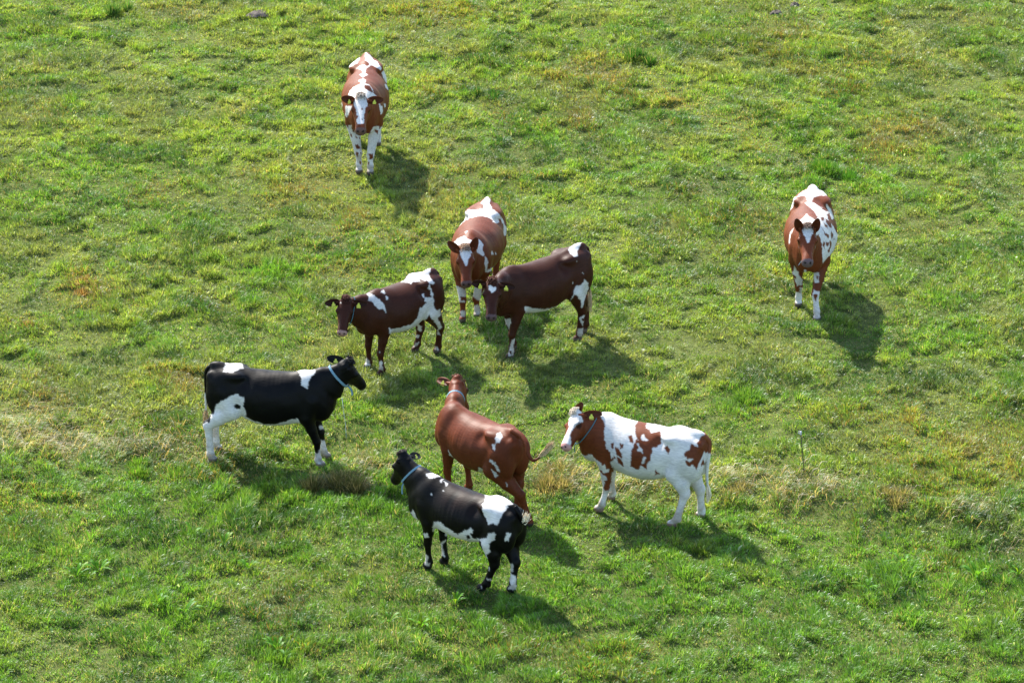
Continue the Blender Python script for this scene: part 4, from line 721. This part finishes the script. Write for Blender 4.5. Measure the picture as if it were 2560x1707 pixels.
# ---------------------------------------------------------------- coats
def coat_material():
    m, nt, b, o = node_mat('cattle_coat')
    N = nt.nodes; Lk = nt.links.new
    at = N.new('ShaderNodeAttribute'); at.attribute_name = 'col'
    tc = N.new('ShaderNodeTexCoord')
    mp = N.new('ShaderNodeMapping'); mp.inputs['Scale'].default_value = (14, 60, 60)
    n1 = N.new('ShaderNodeTexNoise'); n1.inputs['Scale'].default_value = 1.0; n1.inputs['Detail'].default_value = 5
    Lk(tc.outputs['Object'], mp.inputs['Vector']); Lk(mp.outputs[0], n1.inputs['Vector'])
    n2 = N.new('ShaderNodeTexNoise'); n2.inputs['Scale'].default_value = 3.2; n2.inputs['Detail'].default_value = 4
    Lk(tc.outputs['Object'], n2.inputs['Vector'])
    ad = N.new('ShaderNodeMath'); ad.operation = 'ADD'; Lk(n1.outputs[0], ad.inputs[0]); Lk(n2.outputs[0], ad.inputs[1])
    mr = N.new('ShaderNodeMapRange'); mr.inputs[1].default_value = .6; mr.inputs[2].default_value = 1.4
    mr.inputs[3].default_value = .66; mr.inputs[4].default_value = 1.24
    Lk(ad.outputs[0], mr.inputs[0])
    mx = N.new('ShaderNodeVectorMath'); mx.operation = 'SCALE'; Lk(at.outputs['Color'], mx.inputs[0]); Lk(mr.outputs[0], mx.inputs['Scale'])
    Lk(mx.outputs[0], b.inputs['Base Color'])
    b.inputs['Roughness'].default_value = .50; b.inputs['Specular IOR Level'].default_value = .12
    bp = N.new('ShaderNodeBump'); bp.inputs['Strength'].default_value = .22; bp.inputs['Distance'].default_value = .008
    Lk(n1.outputs[0], bp.inputs['Height']); Lk(bp.outputs[0], b.inputs['Normal'])
    return m
COAT = coat_material()
EYE = simple_mat('eye_dark', (.012, .008, .006), .12, .6)
TAGM = simple_mat('yellow_plastic_tag', (.55, .55, .06), .45, .4, .12, 60)
HAIR_PALE = simple_mat('pale_tail_hair', (.52, .38, .22), .6, .3, .3, 60)
HAIR_WHITE = simple_mat('white_tail_hair', (.72, .62, .46), .6, .3, .25, 60)
STRAP_BLUE = simple_mat('pale_blue_webbing', (.13, .24, .31), .6, .3, .15, 80)
STRAP_TEAL = simple_mat('teal_webbing', (.04, .12, .15), .6, .3, .15, 80)
STRAP_GREY = simple_mat('grey_webbing', (.42, .50, .56), .6, .3, .15, 80)
COL = dict(W=(.57, .545, .51), K=(.010, .009, .010), P=(.42, .20, .16), D=(.035, .022, .018), G=(.30, .25, .20))

MATS = dict(STRAP_BLUE=STRAP_BLUE, STRAP_TEAL=STRAP_TEAL, STRAP_GREY=STRAP_GREY, HAIR_PALE=HAIR_PALE, HAIR_WHITE=HAIR_WHITE)
def vnormals(V, Q):
    a = V[Q[:, 2]] - V[Q[:, 0]]; b = V[Q[:, 3]] - V[Q[:, 1]]
    fn = np.cross(a, b); N = np.zeros_like(V)
    for j in range(4): np.add.at(N, Q[:, j], fn)
    return N / np.maximum(np.linalg.norm(N, axis=1, keepdims=True), 1e-9)

def wob(V, sc, amp, seed):
    x = V[:, 0] * sc + V[:, 2] * sc * .31; y = V[:, 2] * sc + V[:, 1] * sc * .83
    return (fbm(x, y, seed, 3) - .5) * 2 * amp

def paint(c, V, N, part, cow):
    base = np.array(c['coat'])
    col = np.tile(base, (len(V), 1))
    A, B_, Dv = [np.array(v) for v in (c['pa'], c['pb'], c['pd'])]
    near = N @ Dv > -.22
    M = V * [1, -1, 1]; NM = N * [1, -1, 1]
    useM = (~near) & ((NM @ Dv) > -.22) & (part < 2)
    W_ = np.where(useM[:, None], M, V)
    jit = np.where(useM, 3.0, 1.0)
    u = W_ @ A + (wob(V, 24, .010, 3) + wob(V, 62, .009, 13)) * jit; v = W_ @ B_ + (wob(V, 24, .010, 91) + wob(V, 62, .009, 17)) * jit
    hs = {'B': part < 2, 'T': part == 0, 'N': part == 1, 'H': part == 2, 'HN': (part == 2) | (part == 1), 'LF': part == 3, 'RF': part == 4, 'LH': part == 5, 'RH': part == 6,
          '*': part >= 0, 'BL': part != 2, 'LL': part >= 3}
    for where, cn, poly in c['paint']:
        m = hs[where].copy()
        xs = [q[0] for q in poly]; ys = [q[1] for q in poly]
        m &= (u > min(xs) - .03) & (u < max(xs) + .03) & (v > min(ys) - .03) & (v < max(ys) + .03)
        i = np.nonzero(m)[0]
        if len(i) == 0: continue
        k = inpoly(u[i], v[i], poly)
        col[i[k]] = COL[cn] if cn in COL else base
    for fn in c.get('rules', []):
        fn(cow, V, N, part, col)
    # a second, browner cast on sun-bleached black backs; mud on the lower legs
    if 'bleach' in c:
        f = np.clip((V[:, 2] / cow.w[2] - .74) / .18, 0, 1) * np.clip(1 - ((V[:, 0] - .02) / .50) ** 2, 0, 1) * np.clip(wob(V, 9, 1, 55) * 1.6 + .6, 0, 1)
        dk = (col.max(1) < .05) & (part < 2)
        col[dk] = col[dk] + (np.array(c['bleach']) - col[dk]) * f[dk][:, None]
    lt = col.max(1) > .3
    f = np.clip((.55 - V[:, 2]) / .5, 0, 1) * (part > 2) * np.clip(.45 + wob(V, 11, 1, 66) * 2.2, 0, 1) * .8
    f = np.maximum(f, (part == 0) * np.clip((.72 - V[:, 2]) / .3, 0, 1) * .22)
    col[lt] = col[lt] + (np.array((.26, .21, .15)) - col[lt]) * f[lt][:, None]
    # hooves and muzzle
    for n, hf in cow.hoof.items():
        r = np.linalg.norm(V[:, :2] - hf[:2], axis=1)
        col[(r < .12) & (V[:, 2] < .062 * cow.sc)] = c.get('hoofcol', (.10, .075, .055))
    q = (V - cow.poll) / cow.hs
    hu, hv, hl = q @ cow.ax, q @ cow.fn, q @ cow.lat
    mz = (hu > .438 + wob(V, 30, .01, 5)) & (part == 2)
    col[mz] = c.get('muzzle', (.10, .055, .05))
    nos = (part == 2) & ((hu - .478) ** 2 + (np.abs(hl) - .032) ** 2 + (hv + .045) ** 2 < .014 ** 2)
    col[nos] = (.01, .008, .008)
    eye = (part == 2) & ((hu - .172) ** 2 + (np.abs(hl) - .10) ** 2 + (hv + .055) ** 2 < .040 ** 2)
    col[eye] *= .28
    # a dark line where the two hoof claws part is left to the geometry
    return np.clip(col, 0, 1)

def plate(name, pts2, o_, ex, ey, th, mat, parent):
    """flat outline with a thickness"""
    ez = np.cross(ex, ey); n = len(pts2)
    V = [o_ + ex * a + ey * b + ez * th * .5 for a, b in pts2] + [o_ + ex * a + ey * b - ez * th * .5 for a, b in pts2]
    F = list(range(n)) + list(range(2 * n - 1, n - 1, -1)); S = [n, n]
    for i in range(n):
        F += [i, i + n, (i + 1) % n + n, (i + 1) % n]; S.append(4)
    me = fast_mesh(name, V, F, S, smooth=False)
    return link(name, me, mat, parent)

def ribbon(path, width_dir, w, th):
    """strap along a path, widths along width_dir (per point array)"""
    P_ = np.array(path); n = len(P_)
    tg = np.gradient(P_, axis=0); tg /= np.linalg.norm(tg, axis=1, keepdims=True)
    wd = np.array(width_dir); nn = np.cross(tg, wd); nn /= np.linalg.norm(nn, axis=1, keepdims=True)
    V = np.concatenate([P_ + wd * w / 2 + nn * th / 2, P_ - wd * w / 2 + nn * th / 2, P_ - wd * w / 2 - nn * th / 2, P_ + wd * w / 2 - nn * th / 2])
    return V, n

def ribbon_faces(n, closed, off=0):
    F = []
    m = n if closed else n - 1
    for i in range(m):
        j = (i + 1) % n
        for a, b in ((0, 1), (1, 2), (2, 3), (3, 0)):
            F.append((off + a * n + i, off + a * n + j, off + b * n + j, off + b * n + i))
    if not closed:
        F.append((off, off + n, off + 2 * n, off + 3 * n)); F.append(tuple(off + q * n + n - 1 for q in (3, 2, 1, 0)))
    return F

def collar(cow, c, body):
    k = c['collar']
    (a, va, la), (b, vb, lb) = cow.N[2], cow.N[3]
    t = k.get('t', .6)
    ctr = a + (b - a) * t; u = (b - a) / np.linalg.norm(b - a)
    nrm = u + np.array(k.get('tilt', (0, 0, 0)), float); nrm /= np.linalg.norm(nrm)
    e1 = np.cross([0, 0, 1.], nrm); e1 /= np.linalg.norm(e1); e2 = np.cross(nrm, e1)
    n = 40; ang = np.arange(n) * 2 * math.pi / n
    dirs = np.cos(ang)[:, None] * e1 + np.sin(ang)[:, None] * e2
    r = np.full(n, .32); 
    rs = np.linspace(.04, .34, 60)
    for i in range(n):
        f = cow.field(ctr + dirs[i] * rs[:, None])
        j = np.nonzero(f > 0)[0]
        r[i] = rs[j[0]] if len(j) else .3
    r = (r + np.roll(r, 1) + np.roll(r, -1)) / 3 + .006
    bot = np.argmin(dirs[:, 2]); 
    slack = k.get('slack', .015)
    r += slack * np.clip(-dirs[:, 2], 0, 1) ** 2
    w = k.get('w', .035)
    path = ctr + dirs * r[:, None]
    V, nn = ribbon(np.concatenate([path, path[:1]]), np.tile(nrm, (n + 1, 1)), w, .004)
    F = ribbon_faces(n + 1, False)
    if k.get('end'):
        L = k['end']; s0 = path[bot] + dirs[bot] * .004
        dv = np.array(k.get('enddir', (0, 0, -1)), float); dv /= np.linalg.norm(dv)
        pp = [s0 + dv * L * q + nrm * .02 * math.sin(q * 3) + np.array([0, 0, -.01 * q]) for q in np.linspace(0, 1, 7)]
        wd = nrm - (nrm @ dv) * dv; wd /= np.linalg.norm(wd)
        V2, m2 = ribbon(pp, np.tile(wd, (7, 1)), w * .8, .004)
        F += ribbon_faces(7, False, len(V)); V = np.concatenate([V, V2])
    ff = [i for f in F for i in f]
    me = fast_mesh('collar', V, ff, [4] * len(F), smooth=False)
    return link('collar', me, MATS[k['mat']], body)

def hair_bundle(name, start, dirs_pts, spread, n, L, rad, mat, parent, rng, droop=.0):
    """a bundle of thin tapering hairs following a polyline"""
    V = []; F = []; S = []
    base = np.array(dirs_pts, float)
    seg = np.linspace(0, len(base) - 1, 7)
    core = np.stack([np.interp(seg, range(len(base)), base[:, i]) for i in range(3)], 1)
    for h in range(n):
        off = rng.normal(size=3) * spread * .35; tip = rng.normal(size=3) * spread
        ln = rng.uniform(.7, 1.08)
        off0 = len(V)
        wd = rng.normal(size=3); wd /= np.linalg.norm(wd)
        for i in range(7):
            f = i / 6
            sw = math.sin(min(1, f * 1.6) * math.pi * .5) * (1 - .55 * f)
            q = core[0] + (np.array([np.interp(f * ln * 6, range(7), core[:, j]) for j in range(3)]) - core[0]) + off * min(1, f * 3) * 1.0 + tip * sw * .6 * f
            q = q + np.array([0, 0, -droop * f * f])
            r_ = rad * (1 - f) ** .5 + .0008
            V.append(q + wd * r_); V.append(q - wd * r_)
        for i in range(6):
            F += [off0 + 2 * i, off0 + 2 * i + 1, off0 + 2 * i + 3, off0 + 2 * i + 2]; S.append(4)
    me = fast_mesh(name, np.array(V), F, S)
    return link(name, me, mat, parent)

def build_cow(c, h=.0108):
    cow = Cow(c)
    V, Q = cow.mesh(h)
    N = vnormals(V, Q)
    # gentle smoothing of the net
    for it in range(1):
        S_ = np.zeros_like(V); C_ = np.zeros(len(V))
        for a in range(4):
            np.add.at(S_, Q[:, a], V[Q[:, (a + 1) % 4]] + V[Q[:, (a + 3) % 4]]); np.add.at(C_, Q[:, a], 2)
        V = V * .5 + .5 * S_ / C_[:, None]
    part = cow.part_id(V)
    col = paint(c, V, N, part, cow)
    for it in range(1):     # hair at the edge of a patch overlaps its neighbour
        S_ = np.zeros_like(V); C_ = np.zeros(len(V))
        for a in range(4):
            np.add.at(S_, Q[:, a], col[Q[:, (a + 1) % 4]] + col[Q[:, (a + 3) % 4]]); np.add.at(C_, Q[:, a], 2)
        col = col * .6 + .4 * S_ / C_[:, None]
    Vs = [V]; Fl = [Q.ravel()]; Sz = [np.full(len(Q), 4)]; Cs = [col]; Mi = [np.zeros(len(Q), int)]
    def add(V2, F2, c2, mi=0):
        off = sum(len(v) for v in Vs)
        Vs.append(np.array(V2)); Fl.append(np.array([i + off for f in F2 for i in f])); Sz.append(np.array([len(f) for f in F2]))
        c2 = np.array(c2); Cs.append(np.tile(c2, (len(V2), 1)) if c2.ndim == 1 else c2); Mi.append(np.full(len(F2), mi))
    hs = cow.hs
    tags = []
    for e, sg in (('el', 1), ('er', -1)):
        b = cow.poll + (cow.ax * .035 + cow.lat * sg * .07 - cow.fn * .05) * hs
        d = c['ears'][e]; d = cow.ax * d[0] + cow.lat * d[1] + cow.fn * d[2]
        up = cow.fn * .75 + cow.ax * .55 + cow.lat * sg * .15
        up = up * .35 + np.array(c['pd']) * .9
        if 'earup' in c: up = np.array(c['earup'], float)
        L = np.linalg.norm(d)
        EV, EQ, nv = leaf_ear(b, d, sg, up, L * 1.04, c.get('earw', .10) * hs)
        cc = np.tile(np.array(c.get('earcol', c['coat'])), (len(EV), 1))
        half = len(EV) // 2
        cc[:half] *= .55
        rim = np.zeros(len(EV), bool)
        for j in range(half):
            if j % 7 in (0, 6): rim[j] = True
        cc[:half][rim[:half]] = np.array(c.get('earrim', c['coat'])) * 1.3
        add(EV, EQ, np.clip(cc, 0, 1))
        rt_ = chainpts = tube([b - d / L * .03, b + d / L * .03 * hs, b + d / L * .07 * hs], [.034 * hs, .026 * hs, .016 * hs], 8, 3)
        add(rt_[0], rt_[1], c.get('earcol', c['coat']))
        tags.append((e, b, d / L, L, nv))
    tp = cow.tail_pts(); tr = [.032, .027, .020, .013] if len(tp) == 4 else list(np.linspace(.042, .013, len(tp)))
    tv, tq, path, rr = tube(tp, tr, 9, 7)
    tc_ = np.tile(np.array(c.get('tailcol', c['coat'])), (len(tv), 1))
    if 'tailwhite' in c:
        k = int(len(path) * c['tailwhite']); tc_[k * 9:] = COL['W']
    add(tv, tq, tc_)
    # eyes
    for sg in (1, -1):
        ec = cow.poll + (cow.ax * .172 + cow.lat * sg * .090 - cow.fn * .042) * hs
        bm_v = []; bm_f = []
        for i in range(7):
            for j in range(10):
                ph = math.pi * i / 6; th = 2 * math.pi * j / 10
                bm_v.append(ec + .021 * hs * np.array([math.sin(ph) * math.cos(th), math.sin(ph) * math.sin(th), math.cos(ph)]))
        for i in range(6):
            for j in range(10):
                bm_f.append((i * 10 + j, i * 10 + (j + 1) % 10, (i + 1) * 10 + (j + 1) % 10, (i + 1) * 10 + j))
        add(bm_v, bm_f, (.01, .01, .01), 1)
    me = fast_mesh('cow', np.concatenate(Vs), np.concatenate(Fl), np.concatenate(Sz), True, np.concatenate(Cs), np.concatenate(Mi))
    body = link('cow', me, [COAT, EYE])
    body.location = (c['o'][0], c['o'][1], c.get('z', 0)); body.rotation_euler = (0, 0, math.radians(c['hd']))
    tag(body, c['label'], 'cow', 'cows standing in the pasture')
    rng = np.random.default_rng(c['id'] * 7 + 1)
    for e, b, d, L, nv in tags:
        if e not in c.get('tags', 'el er'): continue
        dn = np.array([0, 0, -1.0]); ex = d - (d @ nv) * nv; ex /= np.linalg.norm(ex)
        dn = dn - (dn @ nv) * nv * .6; dn /= np.linalg.norm(dn); exx = np.cross(dn, nv); exx /= np.linalg.norm(exx)
        o_ = b + d * L * .52 + nv * .022 * (1 if nv @ np.array(c['pd']) > 0 else -1)
        pts = [(-.010, -.006), (.010, -.006), (.012, .012), (.026, .024), (.026, .060), (-.026, .060), (-.026, .024), (-.012, .012)]
        plate('ear_tag', pts, o_, exx, dn, .003, TAGM, body)
    if 'collar' in c: collar(cow, c, body)
    te = path[-1]; pr = te - path[-6]; pr /= np.linalg.norm(pr)
    if 'switch' in c: sw = [te - pr * .06] + [np.array(q, float) for q in c['switch']]
    else: sw = [te - pr * .05, te + pr * .08, te + pr * .16 + np.array([0, 0, -.05]), te + pr * .12 + np.array([0, 0, -.20])]
    hair_bundle('tail_switch', te, sw, c.get('swr', .03), 70, .25, .006, MATS[c.get('switchmat', 'HAIR_PALE')], body, rng)
    # woolly topknot between the ears
    tk = c.get('topknot')
    if tk:
        V_ = []; F_ = []; S_ = []
        for i in range(420):
            a = rng.uniform(-.05, .05); l = rng.uniform(-.055, .055)
            b = cow.poll + (cow.ax * (a + .0) + cow.lat * l + cow.fn * (.004 + (.026 + .022 * c.get('tuft', .5)) * max(0, 1 - (a / .055) ** 2 - (l / .06) ** 2) ** .5)) * hs
            d = cow.fn * rng.uniform(.5, 1) + cow.ax * rng.uniform(-.3, 1.0) + cow.lat * rng.uniform(-.7, .7)
            d = d / np.linalg.norm(d) * rng.uniform(.018, .036) * tk[0]
            w = np.cross(d, rng.normal(size=3)); w /= np.linalg.norm(w)
            o_ = len(V_); V_ += [b - w * .003, b + w * .003, b + d * .6 + w * .003, b + d * .6 - w * .003, b + d + cow.ax * .015]
            F_ += [o_, o_ + 1, o_ + 2, o_ + 3, o_ + 3, o_ + 2, o_ + 4]; S_ += [4, 3]
        me = fast_mesh('topknot', np.array(V_), F_, S_)
        link('topknot', me, simple_mat('topknot_hair', tk[1], .7, .2, .3, 80), body)
    return body, cow

COL['R'] = (.125, .031, .010)
for c in COWS:
    build_cow(c)
